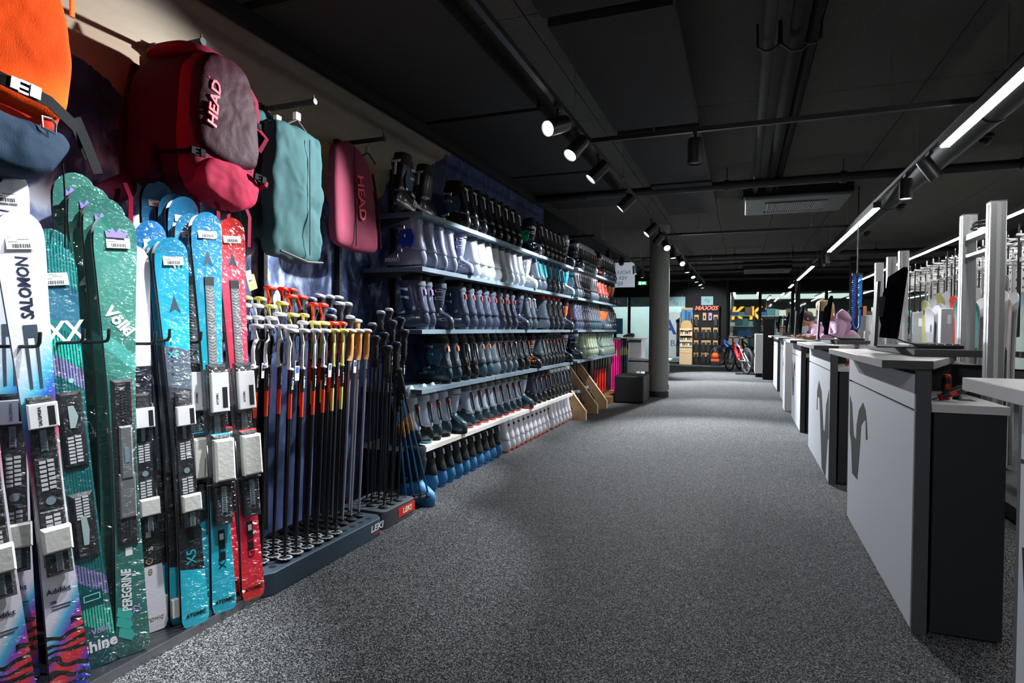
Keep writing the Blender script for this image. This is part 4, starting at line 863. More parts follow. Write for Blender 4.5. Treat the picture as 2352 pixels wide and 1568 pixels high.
c_burg = cloth('cloth_burgundy', '7a1230'); c_burg2 = cloth('cloth_shaded_burgundy', '3c0a1e'); c_plum = P('tarp_plum', hexc('33151f'), .6, bump=(9, .3, .03), spec=.06, var=(5, .25)); c_or = cloth('cloth_orange', 'ff5208'); c_ord = cloth('cloth_red_orange', 'd8301c'); c_navy = cloth('cloth_navy', '1c2c3c'); c_green = cloth('cloth_green', '2c4a4c'); c_blk = cloth('cloth_black', '0c0e10'); c_bur3 = cloth('cloth_plum', '7a3448')  # dark burgundy deepened to hold the shade on the pack's unlit side
red_t = P('print_coral', hexc('e03048'), .5)
# burgundy backpack
t = thing('backpack', 'burgundy backpack with shiny plum front panel and red lettering', 'backpack', (0, 2.04, 1.80))
soften(ob('main_body', pillow([(-.19, .04), (-.20, .25), (-.18, .48), (-.12, .60), (.02, .645), (.13, .60), (.19, .46), (.215, .22), (.20, .03), (0, -.03)], -2.52, -2.17, n=2), c_burg2, t), .03)
soften(ob('front_rim', pillow([(-.165, .03), (-.185, .25), (-.16, .50), (-.08, .60), (.03, .61), (.13, .56), (.18, .42), (.205, .20), (.19, .02), (0, -.03)], -2.24, -2.13, n=2), c_burg, t), .02)
fp = soften(ob('front_panel', pillow([(-.15, .17), (-.17, .32), (-.155, .50), (-.08, .595), (.03, .605), (.13, .56), (.175, .42), (.195, .24), (.18, .14), (.03, .12)], -2.17, -2.105, n=2), c_plum, t), .022)
text('HEAD', .066, red_t, fp, (-2.100, -.085, .36), (0, .14, 1), (0, -1, .14), name='lettering', shear=.15, sx=1.15, bold=.0015, ext=.004)
soften(ob('lower_pocket', pillow([(-.13, .00), (-.15, .08), (-.10, .145), (.03, .15), (.18, .13), (.215, .07), (.185, -.03), (.03, -.065)], -2.24, -2.105, n=2), cloth('cloth_bright_burgundy', '9a1c3c'), t), .03)
soften(ob('top_lid', MB().loft([ell(.585, -.13, .16, .13), ell(.60, -.17, .19, .17), ell(.635, -.15, .16, .15), ell(.65, -.08, .1, .09)]), c_burg, t, M=Matrix.Translation((-2.33, 0, 0))), .02, 1)
soften(ob('side_pocket', pillow([(-.05, .0), (-.08, .12), (-.03, .2), (.05, .19), (.06, .05)], -.05, .03, n=2), c_burg2, t, M=Matrix.Translation((-2.34, -.215, .0)) @ Matrix.Rotation(-PI/2, 4, 'Z')), .02, 1)
soften(ob('hip_belt', MB().loft([[(-2.42+.05*math.cos(a)*(1-.3*k), -.20-.09*k, .03-.05*k+(.07-.012*k)*math.sin(a)) for a in [2*PI*j/10 for j in range(10)]] for k in range(4)]), c_burg2, t), .02, 1)
for y, z, r in ((-.175, .135, 0), (.165, .105, -.15)): buckle_part(t, -2.10, y, z, rot=r, s=1.1)
webbing('compression_strap', [(-2.42, -.19, .15), (-2.25, -.205, .145), (-2.12, -.19, .138), (-2.095, -.16, .135)], c_blk, t, .012)
webbing('compression_strap', [(-2.095, .18, .10), (-2.10, .22, .085), (-2.16, .235, .08)], c_burg, t, .012)
webbing('compression_strap', [(-2.12, .10, .53), (-2.12, .17, .46), (-2.13, .19, .40), (-2.16, .22, .35)], c_burg, t, .012)
webbing('gear_loop', [(-2.13, .20, .34), (-2.10, .215, .30), (-2.13, .20, .24)], c_burg, t, .012); buckle_part(t, -2.14, .185, .36, s=.9)
for k, (y, x, l) in enumerate([(-.30, -2.35, .22), (-.09, -2.22, .16), (-.03, -2.17, .22), (.055, -2.2, .18), (.20, -2.22, .20)]):
    webbing('loose_strap', [(x, y, .0), (x+.02, y+.01, -.06), (x+.01, y+.015, -l)], c_burg, t, .010)
ob('zip', MB().tube([(-2.155, -.16, .10), (-2.15, -.165, .3), (-2.15, -.13, .52), (-2.15, -.04, .60)], .004, 6), satin, t)
ob('zip_pull', MB().tube([(-2.12, -.10, .50), (-2.105, -.11, .46)], .005, 6), P('pull_coral', hexc('e0405a'), .5), t)
ob('hang_loop', MB().tube([(-2.38, -.02, .63), (-2.38, 0, .68), (-2.38, .02, .63)], .006, 6), c_blk, t)
webbing('shoulder_strap', [(-2.53, -.10, .58), (-2.58, -.12, .35), (-2.55, -.14, .08)], c_burg2, t, .03, .008)
# orange backpack
t = thing('backpack', 'bright orange touring backpack with navy base and paper tag', 'backpack', (0, 1.19, 1.72))
soften(ob('main_body', pillow([(-.20, .10), (-.22, .35), (-.20, .62), (-.12, .78), (.05, .80), (.17, .74), (.225, .50), (.235, .28), (.20, .12), (0, .05)], -2.50, -2.14, n=2), c_ord, t), .02)
soften(ob('front_panel', pillow([(-.19, .22), (-.19, .48), (-.15, .66), (-.02, .72), (.12, .70), (.185, .56), (.21, .34), (.18, .17), (.03, .19)], -2.19, -2.105, n=2), c_or, t), .014)
fl = soften(ob('lid_flap', pillow([(-.20, .68), (-.18, .82), (0, .87), (.17, .80), (.20, .70), (.05, .66)], -2.3, -2.095, n=2), c_ord, t), .008)
text('MAMMUT', .042, paper, fl, (-2.078, .085, .735), (0, 1, -.10), (0, .1, 1), name='lettering', ext=.004, bold=.0015)
soften(ob('base_cover', pillow([(-.20, .03), (-.22, .12), (-.18, .185), (.02, .14), (.18, .15), (.215, .10), (.14, -.01), (0, -.03)], -2.30, -2.085, n=2), c_navy, t), .03)
soften(ob('rear_base', pillow([(-.2, -.04), (-.22, .1), (.2, .1), (.15, -.04), (0, -.08)], -2.5, -2.25, n=2), c_blk, t), .02)  # black cloth base behind the navy cover
webbing('waist_strap', [(-2.12, -.30, .30), (-2.085, -.20, .265), (-2.08, -.05, .24), (-2.08, .10, .215), (-2.11, .20, .17), (-2.15, .27, .09)], c_blk, t, .019)
buckle_part(t, -2.082, .025, .23, P('buckle_silver', (.45, .46, .5), .35, .6), 1.35, -.12)
webbing('waist_strap', [(-2.10, -.16, .215), (-2.09, -.13, .26), (-2.09, -.10, .255)], c_blk, t, .015)
ob('d_ring', MB().tube([(-2.075, .075, .125), (-2.07, .11, .115), (-2.07, .112, .145), (-2.072, .10, .16), (-2.075, .075, .16)], .004, 6, closed=True), steel, t)
tg = ob('hang_tag', MB().box(0, .0015, -.052, .052, -.08, .08), P('tag_cream', hexc('efe2cc'), .7), t, M=Matrix.Translation((-2.07, -.165, .52)) @ Matrix.Rotation(-.10, 4, 'X') @ Matrix.Rotation(-.08, 4, 'Y'))
ob('tag_back', MB().box(-.004, -.0025, -.050, .050, -.092, .07), P('tag_blue', hexc('4a7fd0'), .6), tg); ob('tag_emblem', MB().lathe([(.017, 0), (.017, .0006), (.014, .0006), (.014, 0)], 20, c0=False, c1=False), P('print_tan', hexc('d8a070'), .6), tg, M=Matrix.Translation((.002, 0, .01)) @ Matrix.Rotation(PI/2, 4, 'Y'))
ob('tag_cord', MB().tube([(-2.066, -.165, .60), (-2.075, -.165, .66)], .0012, 5), redm, t)
buckle_part(t, -2.085, -.12, .70, buckb, 1.5, -.1); webbing('lid_strap', [(-2.09, -.28, .72), (-2.085, -.16, .705)], c_ord, t, .016)
ob('ice_axe_loop', cbox(-.012, .012, -.03, .03, -.03, .03, c=.006), c_ord, t, M=Matrix.Translation((-2.10, .10, .62)))
ob('zip_pull', MB().box(-.004, .004, -.007, .007, -.045, .03), P('pull_orange', hexc('f88a28'), .6), t, M=Matrix.Translation((-2.16, .225, .60)))
webbing('side_strap', [(-2.11, .12, .60), (-2.13, .18, .52), (-2.15, .20, .40)], c_ord, t, .006)
for y, l in ((.215, .32), (-.02, .15)): ob('draw_cord', MB().tube([(-2.2, y, .06), (-2.195, y+.005, -.08), (-2.2, y+.002, -l)], .003, 5), c_blk, t)
webbing('loose_strap', [(-2.11, .20, .2), (-2.12, .25, .11), (-2.11, .275, .03)], c_blk, t, .018)
# display arms
def arm(y, z, lab, ln=.38):
    t = thing('display_rail', lab, 'display rail', (-2.6, y, z), group='black display arms on the wall')
    ob('tube', MB().box(.03, ln, -.012, .012, -.008, .014), satin, t); ob('end_stop', MB().cyl((ln, 0, .003), (ln+.012, 0, .003), .017, 14).cyl((ln, 0, .01), (ln, 0, .038), .004, 6), satin, t)
    ob('clamp', MB().prism([(.03, -.05), (.03, .03), (.05, .02), (.075, -.01), (.075, -.02), (.05, -.03)], -.014, .014, 'y').box(0, .035, -.02, .02, -.07, .035), satin, t)
    return t
arm(2.735, 2.455, 'black display arm holding the dark green ski bags'); arm(3.425, 2.455, 'black display arm holding the burgundy ski bag')
arm(2.07, 2.50, 'black display arm holding the burgundy backpack', .30); arm(1.39, 2.56, 'black display arm above the orange backpack', .3)
def hanger(parent, x, z, y0=0, w=.16):
    ob('hanger', MB().tube([(x, y0-.01, z), (x, y0+.008, z+.012), (x, y0+.012, z-.012), (x, y0, z-.035)], .0025, 6).box(x-.012, x+.012, y0-.018, y0+.018, z-.075, z-.035), steel, parent)
    ob('hanger_arm', MB().tube([(x, y0, z-.07), (x, y0-w*.55, z-.125)], .006, 6).tube([(x, y0, z-.07), (x, y0+w*.55, z-.125)], .006, 6), satin, parent)
def skibag(label, x, y, z0, poly, m, hx, th=.07, st=.03, hy=0):
    t = thing('ski_bag', label, 'ski bag', (0, y, z0)); soften(ob('bag_body', pillow(poly, x-th, x, n=3), m, t), st, 2)
    hanger(t, x-th/2, hx, hy); return t
t = skibag('dark green folded ski bag hanging in front on the arm', -2.28, 2.735, 1.60, [(-.24, .0), (-.235, .35), (-.22, .70), (-.12, .735), (.10, .725), (.175, .715), (.18, .35), (.16, .05), (.15, -.02), (-.05, -.035)], c_green, .845, .11, .045)
ob('seam', MB().tube([(-2.262, .02, .66), (-2.262, .02, .35), (-2.262, .02, .02)], .003, 5), satin, t); ob('hem_strap', MB().tube([(-2.27, -.2, .02), (-2.262, 0, -.02), (-2.27, .14, -.01)], .007, 5), satin, t)
t = skibag('dark green ski bag hanging behind the first, nearer the wall', -2.43, 2.66, 1.68, [(-.22, .05), (-.20, .40), (-.19, .68), (-.05, .72), (.17, .70), (.19, .35), (.16, 0)], c_green, .765, .08, .04, .075)
t = skibag('burgundy ski bag with red vertical lettering on the second arm', -2.30, 3.35, 1.735, [(-.30, .0), (-.31, .35), (-.30, .60), (-.16, .66), (-.04, .63), (.06, .55), (.12, .35), (.17, .0), (.10, -.025), (-.1, -.03)], c_bur3, .715, .08, .012, .075)
text('HEAD', .095, red_t, t, (-2.288, -.075, .31), (0, .12, -1), (0, 1, .12), name='lettering', ext=.004, sx=1.15, shear=.0, bold=.0015)
ob('seam', MB().tube([(-2.292, -.14, .62), (-2.292, -.125, .35), (-2.292, -.12, .0)], .0035, 5), satin, t); ob('side_zip', MB().tube([(-2.30, .07, .5), (-2.295, .125, .3), (-2.30, .165, .02)], .008, 6), c_burg2, t)
webbing('carry_strap', [(-2.33, .11, .40), (-2.31, .16, .28), (-2.33, .16, .16), (-2.34, .13, .12)], c_blk, t, .012)
# hang tags below the burgundy pack
t = thing('hang_tag', 'small cardboard price tag hanging right of the red skis', 'price tag', (-2.32, 2.38, 1.46))
ob('card', MB().box(0, .0012, -.028, .028, -.055, .02), P('card_brown', hexc('b8905c'), .8), t, M=Matrix.Rotation(.35, 4, 'X')); l = ob('sticker', MB().box(.0013, .002, -.026, .012, -.015, .045), paper, t, M=Matrix.Rotation(.35, 4, 'X')); barcode(l, .0021, -.007, -.012, .028, .012)
ob('cord', MB().tube([(0, 0, .02), (-.03, -.02, .15), (-.05, -.02, .35)], .001, 5), c_blk, t)
# ------------------------------------------------------------------ pole stands and poles
slate_st = P('stand_slate', hexc('3d4f60'), .55)
def stand(label, x0, x1, y0, y1, h, m, ch, txts, holes, red=False):
    t = thing('pole_stand', label, 'display stand', (0, 0, 0))
    poly = [(x0, y0), (x1-ch, y0), (x1, y0+ch*1.6), (x1, y1-ch), (x1-ch, y1), (x0, y1)]
    bevel(ob('base_block', MB().prism(poly, 0, h, 'z'), m, t), .004)
    mb = MB()
    for (x, y) in holes: mb.lathe([(.017, 0), (.017, .0015), (.011, .0018)], 14, M=Matrix.Translation((x, y, h)))
    o = ob('holes', mb, matblack, t); o['kind'] = 'stuff'
    return t
rowsX = [-2.03, -2.10, -2.17, -2.24, -2.31]
hole = [(x, 2.135+.077*j) for x in rowsX for j in range(12)]
t = stand('long slate-blue pole stand with printed white lettering', -2.38, -1.975, 2.085, 3.07, .105, slate_st, .05, None, hole)
text('LEKI', .055, wht, t, (-2.10, 2.083, .052), (1, 0, 0), (0, 0, 1), sx=1.3, bold=.0015, shear=.15); ob('stripe', MB().box(-2.14, -2.09, 2.0815, 2.0835, .018, .021), redm, t); ob('stripe', MB().box(-2.088, -2.04, 2.0815, 2.0835, .018, .021), P('stripe_yellow', hexc('d8b030'), .5), t)
text('LEKI', .052, wht, t, (-1.973, 2.985, .06), (0, 1, 0), (0, 0, 1), sx=1.3, bold=.0015, shear=.15); ob('stripe', MB().box(-1.9745, -1.972, 2.95, 3.03, .024, .027), redm, t)
hole2 = [(x, 3.19+.08*j) for x in (-2.06, -2.15, -2.24) for j in range(4)]
t = stand('short grey pole stand with red lettered label', -2.32, -2.0, 3.10, 3.47, .11, P('stand_grey', hexc('4a525a'), .6), .02, None, hole2)
ob('label', MB().box(-1.9995, -1.9975, 3.26, 3.46, .03, .09), redm, t); text('LEKI', .045, P('print_cream', hexc('f2ecc8'), .6), t, (-1.996, 3.36, .06), (0, 1, 0), (0, 0, 1), sx=1.25, bold=.0015, shear=.15)
ob('label', MB().box(-2.2, -2.06, 3.098, 3.0995, .03, .09), redm, t)
def grip_mesh(kind):
    m = MB(); me = None
    if kind == 'race':
        m.loft([[(x*.6, y, z) for x, y, z in ell(z0, a, b, w, 12)] for z0, a, b, w in [(-.155, -.010, .010, .010), (-.15, -.016, .014, .014), (-.13, -.013, .012, .013), (-.10, -.016, .013, .015), (-.07, -.015, .013, .014), (-.045, -.012, .012, .012), (-.028, -.016, .016, .014), (-.012, -.03, .024, .02), (0, -.036, .026, .022), (.004, -.03, .02, .018)]])
    elif kind == 'ergo':
        m.lathe([(.009, -.17), (.014, -.165), (.012, -.145), (.0155, -.13), (.012, -.112), (.0155, -.097), (.012, -.08), (.0155, -.065), (.012, -.05), (.014, -.032), (.02, -.012), (.022, 0), (.016, .006)], 12)
    elif kind == 'cork':
        m.loft([[(x*.7, y, z) for x, y, z in ell(z0, a, b, w, 12)] for z0, a, b, w in [(-.15, -.03, .012, .012), (-.142, -.024, .013, .014), (-.12, -.014, .013, .016), (-.09, -.017, .013, .017), (-.06, -.014, .012, .016), (-.035, -.017, .014, .015), (-.01, -.024, .016, .017), (0, -.02, .014, .014)]])
    return m
GM = {}
for k in ('race', 'ergo', 'cork'): GM[k] = grip_mesh(k).mesh('grip'); smooth(GM[k], 60)
cap_me = MB().loft([[(x*.75, y, z+.0*y) for x, y, z in ell(z0, a, b, w, 14)] for z0, a, b, w in [(-.006, -.034, .026, .02), (.0, -.043, .03, .025), (.008, -.042, .028, .024), (.012, -.034, .02, .017)]]).mesh('grip_cap'); smooth(cap_me, 60)
strut_me = MB().tube([(0, -.038, .002), (0, -.036, -.012), (0, -.022, -.035), (0, -.010, -.052), (0, -.016, -.07), (0, -.018, -.12), (0, -.016, -.145), (0, -.022, -.158), (0, .006, -.163)], [.006, .0055, .005, .0055, .005, .005, .006, .007, .008], 7).mesh('grip_frame'); smooth(strut_me)
guard_me = MB().tube([(0, -.038, .002), (0, -.034, -.012), (0, -.02, -.035), (0, -.012, -.05), (0, -.03, -.068), (0, -.043, -.095), (0, -.04, -.13), (0, -.03, -.15), (0, -.05, -.165), (0, .006, -.163)], [.006, .0055, .006, .007, .006, .0055, .006, .007, .008, .009], 7).mesh('hand_guard'); smooth(guard_me)
bask_me = MB().lathe([(.006, .02), (.008, .012), (.03, .006), (.034, .001), (.031, -.002), (.008, .0)], 16).mesh('basket'); smooth(bask_me, 30)
star_me = MB().loft([[((.031 if j % 2 else .037)*math.cos(PI*j/12), (.031 if j % 2 else .037)*math.sin(PI*j/12), z) for j in range(24)] for z in (.001, .005)]).mesh('basket_ring')
cork_m = P('cork', hexc('c08a4a'), .9, bump=(260, .6), var=(160, .2)); yel = P('grip_yellow', hexc('dcd070'), .4); redg = P('grip_red', hexc('e0301c'), .4); whg = P('grip_white', (.74, .74, .77), .35); blug = P('grip_slateblue', hexc('4a5c84'), .5); silg = P('grip_silver', (.5, .52, .56), .4)
shk = P('shaft_black', hexc('101216'), .35, coat=.4); shs = P('shaft_silver', hexc('b9bac6'), .35, .4); orb = P('band_redorange', hexc('e23a1c'), .45); yeb = P('band_yellow', hexc('cfc860'), .45); pale = P('shaft_paleblue', hexc('8090b8'), .4)
PT = {'W': ('race', whg, 'g', shk, orb, 'black ski pole with white guarded grip'), 'w': ('race', whg, 's', shk, orb, 'black ski pole with white grip'), 'Y': ('race', yel, 's', shk, yeb, 'dark ski pole with yellow grip'), 'R': ('race', redg, 's', shk, orb, 'black ski pole with red grip'),
      'G': ('ergo', blug, None, P('shaft_grey', hexc('4a4e56'), .4), orb, 'grey ski pole with blue-black bumpy grip'), 'C': ('cork', whg, None, shs, None, 'silver ski pole with cork grip'), 'S': ('ergo', silg, None, shk, None, 'black ski pole with silver-topped grip'), 'K': ('ergo', P('grip_darkblue', hexc('2a3448'), .5), None, shk, None, 'thin black pole with dark bumpy grip')}
shaft_cache = {}
def pole(kind, bx, by, bz, tx, ty, tz, label, grp, tag_=False):
    gk, cm, fr, sm, bm, _ = PT[kind]
    b = Vector((bx, by, bz)); tp = Vector((tx, ty, tz)); z = (tp-b).normalized(); L = round((tp-b).length/.02)*.02
    M = look(b, (.55, -.2, 0) if False else (1, 0.0, 0), z)
    rot = Matrix.Rotation(random.uniform(-.25, .15)+.45, 4, 'Z')
    t = thing('ski_pole', label, 'ski pole', M=M @ rot, group=grp)
    if L not in shaft_cache: shaft_cache[L] = MB().tube([(0, 0, .02), (0, 0, .25), (0, 0, L-.14)], [.0055, .0075, .0085], 9).mesh('shaft'); smooth(shaft_cache[L])
    ob('shaft', shaft_cache[L], sm, t)
    G_ = Matrix.Translation((0, 0, L)) @ Matrix.Diagonal((1.5, 1.4, 1.12, 1)); ob('grip', GM[gk], cork_m if gk == 'cork' else satin, t, M=G_); ob('grip_cap', cap_me, cm, t, M=G_)
    if fr: ob('hand_guard' if fr == 'g' else 'grip_frame', guard_me if fr == 'g' else strut_me, cm, t, M=G_)
    bk = ob('basket', bask_me, satin, t, loc=(0, 0, .035))
    if kind in 'WwY': ob('basket_ring', star_me, whg, bk, loc=(.0, 0, .002))
    if bm:
        key = ('band', 0); 
        if key not in shaft_cache: shaft_cache[key] = MB().cyl((0, 0, -.06), (0, 0, .06), .0089, 9).mesh('colour_band'); smooth(shaft_cache[key])
        ob('colour_band', shaft_cache[key], bm, t, loc=(0, 0, L-.36))
    if kind != 'C' or True: text('LEKI', .024, wht if kind != 'C' else ink, t, (.0085, -.0, L-.25), (0, 0, -1), (0, 1, 0), sx=1.3, bold=.0006, ext=.0012)
    if kind in 'WwYR' and random.random() < .6:
        webbing('wrist_strap', [(0, .02, L-.0), (.02, .04, L-.03), (.03, .045, L-.09), (.012, .03, L-.13), (0, .02, L-.01)], satin, t, .008, .001, side=(1, .4, 0))
    if tag_:
        tg_ = ob('swing_tag', MB().box(.0, .001, -.022, .022, -.035, .035), paper, t, loc=(.03, 0, L-.2)); ob('tag_print', MB().box(.0011, .0014, -.018, .018, .0, .03), P('tag_navy', hexc('22406a'), .6), tg_)
    return t
layout = ['--wwwwYY----', 'WWWWwYYRRCCC', 'WWWwYYRRGCSC', 'WWwYYRRGGGSS', 'wwYYRRRGGSSS']
for r, row in enumerate(layout):
    cnt = {}
    for j, k in enumerate(row):
        if k == '-': continue
        by = 2.135+.077*j; z1 = 1.195+.042*r+(.0 if k in 'C' else .0)+(.03 if (k == 'S' and r > 2) else 0)+(.05 if k == 'R' and r > 1 else 0)+(-.04 if k == 'C' else 0)+.01*random.random()
        if k in 'W': z1 -= .02
        i = cnt.get(k.upper(), 0); cnt[k.upper()] = i+1
        pole(k, rowsX[r], by, .08, rowsX[r]+.03+random.uniform(-.008, .008), by+.055+.035*(j/11)+random.uniform(-.008, .008), z1,
             '%s, %s from the left in the %s row' % (PT[k][5], nth(j), ['front', 'second', 'third', 'fourth', 'rear'][r]), 'ski poles in the long pole stand', tag_=(r, j) in ((0, 2), (0, 6), (1, 0), (1, 9), (1, 3), (0, 5)))
for i, x in enumerate((-2.06, -2.15, -2.24)):
    for j in range(4):
        if (i, j) in ((0, 3), (2, 0)): continue
        pole('K' if i < 2 else 'S', x, 3.19+.08*j, .08, x+.03, 3.23+.10*j, 1.09+.06*i+.03*(j % 2)+(.1 if j > 1 else 0), 'thin black ski pole in the short grey stand, %s from the left, %s row' % (nth(j), ['front', 'middle', 'rear'][i]), 'black poles in the short stand', tag_=(i, j) == (0, 1))
kid_y = P('kid_yellow', hexc('d89a30'), .5); kid_b = P('kid_blue', hexc('1c6a9e'), .5)
for k in range(4):
    a = Vector((-2.30+.02*k, 3.28+.03*k, .92-.03*k)); b = Vector((-2.0-.03*k, 3.66-.05*k, .05))
    z = (a-b).normalized(); t = thing('ski_pole', "blue and yellow children's pole leaning beside the short stand, %s from the right" % nth(k), 'ski pole', M=look(b, (1, 0, 0), z), group='small leaning poles')
    L = (a-b).length; ob('shaft', MB().tube([(0, 0, 0), (0, 0, L*.62)], .006, 8), kid_b, t); ob('yellow_section', MB().cyl((0, 0, L*.55), (0, 0, L*.68), .0068, 8), kid_y, t); ob('upper_shaft', MB().cyl((0, 0, L*.62), (0, 0, L-.1), .0065, 8), kid_b if k % 2 else satin, t); ob('grip', GM['ergo'], satin, t, loc=(0, 0, L)); ob('basket', bask_me, satin, t, loc=(0, 0, .03))
# ------------------------------------------------------------------ wooden boot benches, stool, far pole rack
wood = P('pine_wood', hexc('c4a074'), .6, bump=(30, .15), var=(14, .22)); woodl = P('pine_edge', hexc('e0c49c'), .6, var=(20, .15))
for k, y in enumerate((7.90, 8.58, 9.22)):
    t = thing('wooden_trestle', 'pine trestle carrying the far boot shelves, %s from the camera' % nth(k), 'trestle', (0, y, 0), group='pine trestles')
    ob('foot_beam', MB().box(-2.55, -1.95, -.03, .03, 0, .13), [wood], t)
    ob('sloping_brace', MB().prism([(-1.97, .13), (-2.12, .13), (-2.45, .58), (-2.45, .78)], -.028, .028, 'y'), [wood], t)
    ob('brace_edge', MB().prism([(-1.965, .132), (-2.45, .782), (-2.45, .786), (-1.955, .132)], -.028, .028, 'y'), woodl, t)
    ob('foot_end', MB().box(-1.9498, -1.945, -.03, .03, .001, .13), woodl, t)
    ob('post', MB().box(-2.56, -2.452, -.03, .03, .131, .765), [wood], t)
    b = MB()
    for f in (.3, .7): b.cyl((-1.97-.48*f-.05, -.0285, .13+.65*f-.05), (-1.97-.48*f-.05, -.0295, .13+.65*f-.05), .008, 10)
    ob('bolt_holes', b, matblack, t)[ 'kind'] = 'stuff'
# dark boots between the trestles on the floor
for k, (x, y) in enumerate([(-2.28, 8.16), (-2.26, 8.36), (-2.3, 8.85), (-2.3, 9.02), (-2.28, 9.5)]):
    boot('black_s', (x, y, 0), PI/2, k % 2 == 0, 'black boot on the floor between the pine trestles, %s from the left' % nth(k), 'boots between the pine trestles')
bevel(ob('foot_stool', MB().box(-1.985, -1.50, 9.96, 10.62, .012, .455), P('stool_leather', (.008, .0085, .009), .42, bump=(300, .2)), None), .025, 4); tag(bpy.data.objects['foot_stool'], 'black leather cube stool in front of the round column', 'stool')
t = thing('pole_rack', 'wooden floor tray of the bright ski poles behind the stool', 'pole rack', (0, 0, 0)); ob('tray', MB().box(-2.50, -2.0, 9.75, 12.0, 0, .11), P('tray_wood', hexc('7c5a38'), .7, var=(12, .2)), t); ob('top_rail', MB().cyl((-2.25, 10.69, .86), (-2.25, 12.0, .86), .01, 8).cyl((-2.25, 10.69, .1), (-2.25, 10.69, .86), .01, 8).cyl((-2.25, 11.99, .1), (-2.25, 11.99, .86), .01, 8), satin, t)
def far_pole(x, y, c, c2, top, label, grp):
    t = thing('ski_pole', label, 'ski pole', (x, y, .11), group=grp)
    ob('shaft', MB().cyl((0, 0, .012), (0, 0, min(.62, top-.3)), .016, 8), c, t); ob('upper_shaft', MB().cyl((0, 0, min(.62, top-.3)), (0, 0, top-.24), .013, 8), c2, t)
    ob('grip', GM['ergo'], satin if c is not pkm else pkm, t, loc=(0, 0, top-.1)); ob('basket', bask_me, c2, t, loc=(0, 0, .015))
pkm = P('pole_pink', hexc('f0128c'), .45); rdm = P('pole_red', hexc('e0281c'), .45); nvm = P('pole_navy', hexc('121c34'), .45); tqm = P('pole_aqua', hexc('38bcc4'), .45); ylm = P('pole_lemon', hexc('c9c65c'), .5)
for i in range(9): far_pole(-2.30+.028*(i % 3), 9.88+.07*i, rdm, matblack, .73, 'red pole hanging behind the farthest pine trestle, %s from the left' % nth(i), 'red poles behind the trestles')
for i in range(9): far_pole(-2.18+.03*(i % 3), 10.70+.06*i, pkm, pkm if i % 2 else ylm, 1.0, 'neon pink ski pole left of the stool, %s from the left' % nth(i), 'pink poles left of the stool')
for i in range(6): far_pole(-2.12+.03*(i % 2), 11.32+.09*i, nvm if i < 4 else tqm, [tqm, ylm][i % 2], 1.03-.05*(i > 3), 'navy and aqua ski pole above the stool, %s from the left' % nth(i), 'navy and aqua poles above the stool')
for i in range(14): 
    t = thing('ski_pole', 'plain black pole behind the pine trestles, %s from the left' % nth(i), 'ski pole', (-2.4, 8.1+.125*i, .1), group='black poles behind the trestles')
    ob('shaft', MB().cyl((0, 0, 0), (0, 0, .68), .008, 7), [shk, P('shaft_grey', hexc('4a4e56'), .4)][i % 2], t); ob('basket', bask_me, satin, t)
# ------------------------------------------------------------------ service counters
cgrey = P('counter_grey', hexc('bcbfc6'), .55, bump=(500, .06), var=(400, .06)); cdark = P('counter_charcoal', hexc('4c4d50'), .8, spec=.2, bump=(350, .1), var=(300, .25)); cblk = P('counter_black', hexc('222428'), .6, var=(300, .2)); ctop = P('counter_top', hexc('bfc0c2'), .3, var=(400, .05)); emb = P('emblem_print', hexc('2c2f31'), .95, spec=.1)
EA = [(1.569, .804), (1.48, .766), (1.393, .573), (1.309, .558), (1.301, .652), (1.229, .751), (1.104, .809), (1.023, .77), (.986, .71), (.953, .624), (1.001, .609), (1.02, .711), (1.05, .719), (1.152, .668), (1.182, .527), (1.245, .331), (1.424, .33), (1.485, .518), (1.542, .562)]
EB = [(.865, .486), (.854, .654), (.729, .772), (.60, .72), (.516, .686), (.347, .378), (.27, .371), (.2, .605), (.038, .75), (.02, .362), (.077, .329), (.176, .015), (.423, .036), (.524, .291), (.671, .611), (.794, .618), (.811, .488)]
E0 = [(1.58, .69), (1.547, .696), (1.40, .66), (1.25, .50), (1.12, .20), (1.35, .12), (1.45, .35), (1.527, .527), (1.56, .567)]
def tri(poly):
    import mathutils.geometry as G
    return G.tessellate_polygon([[Vector((a, b, 0)) for a, b in poly]])
def flat(poly, x, m, t, name='emblem'):
    return ob(name, MB().prism(poly, x, x+.0011, 'x'), m, t)
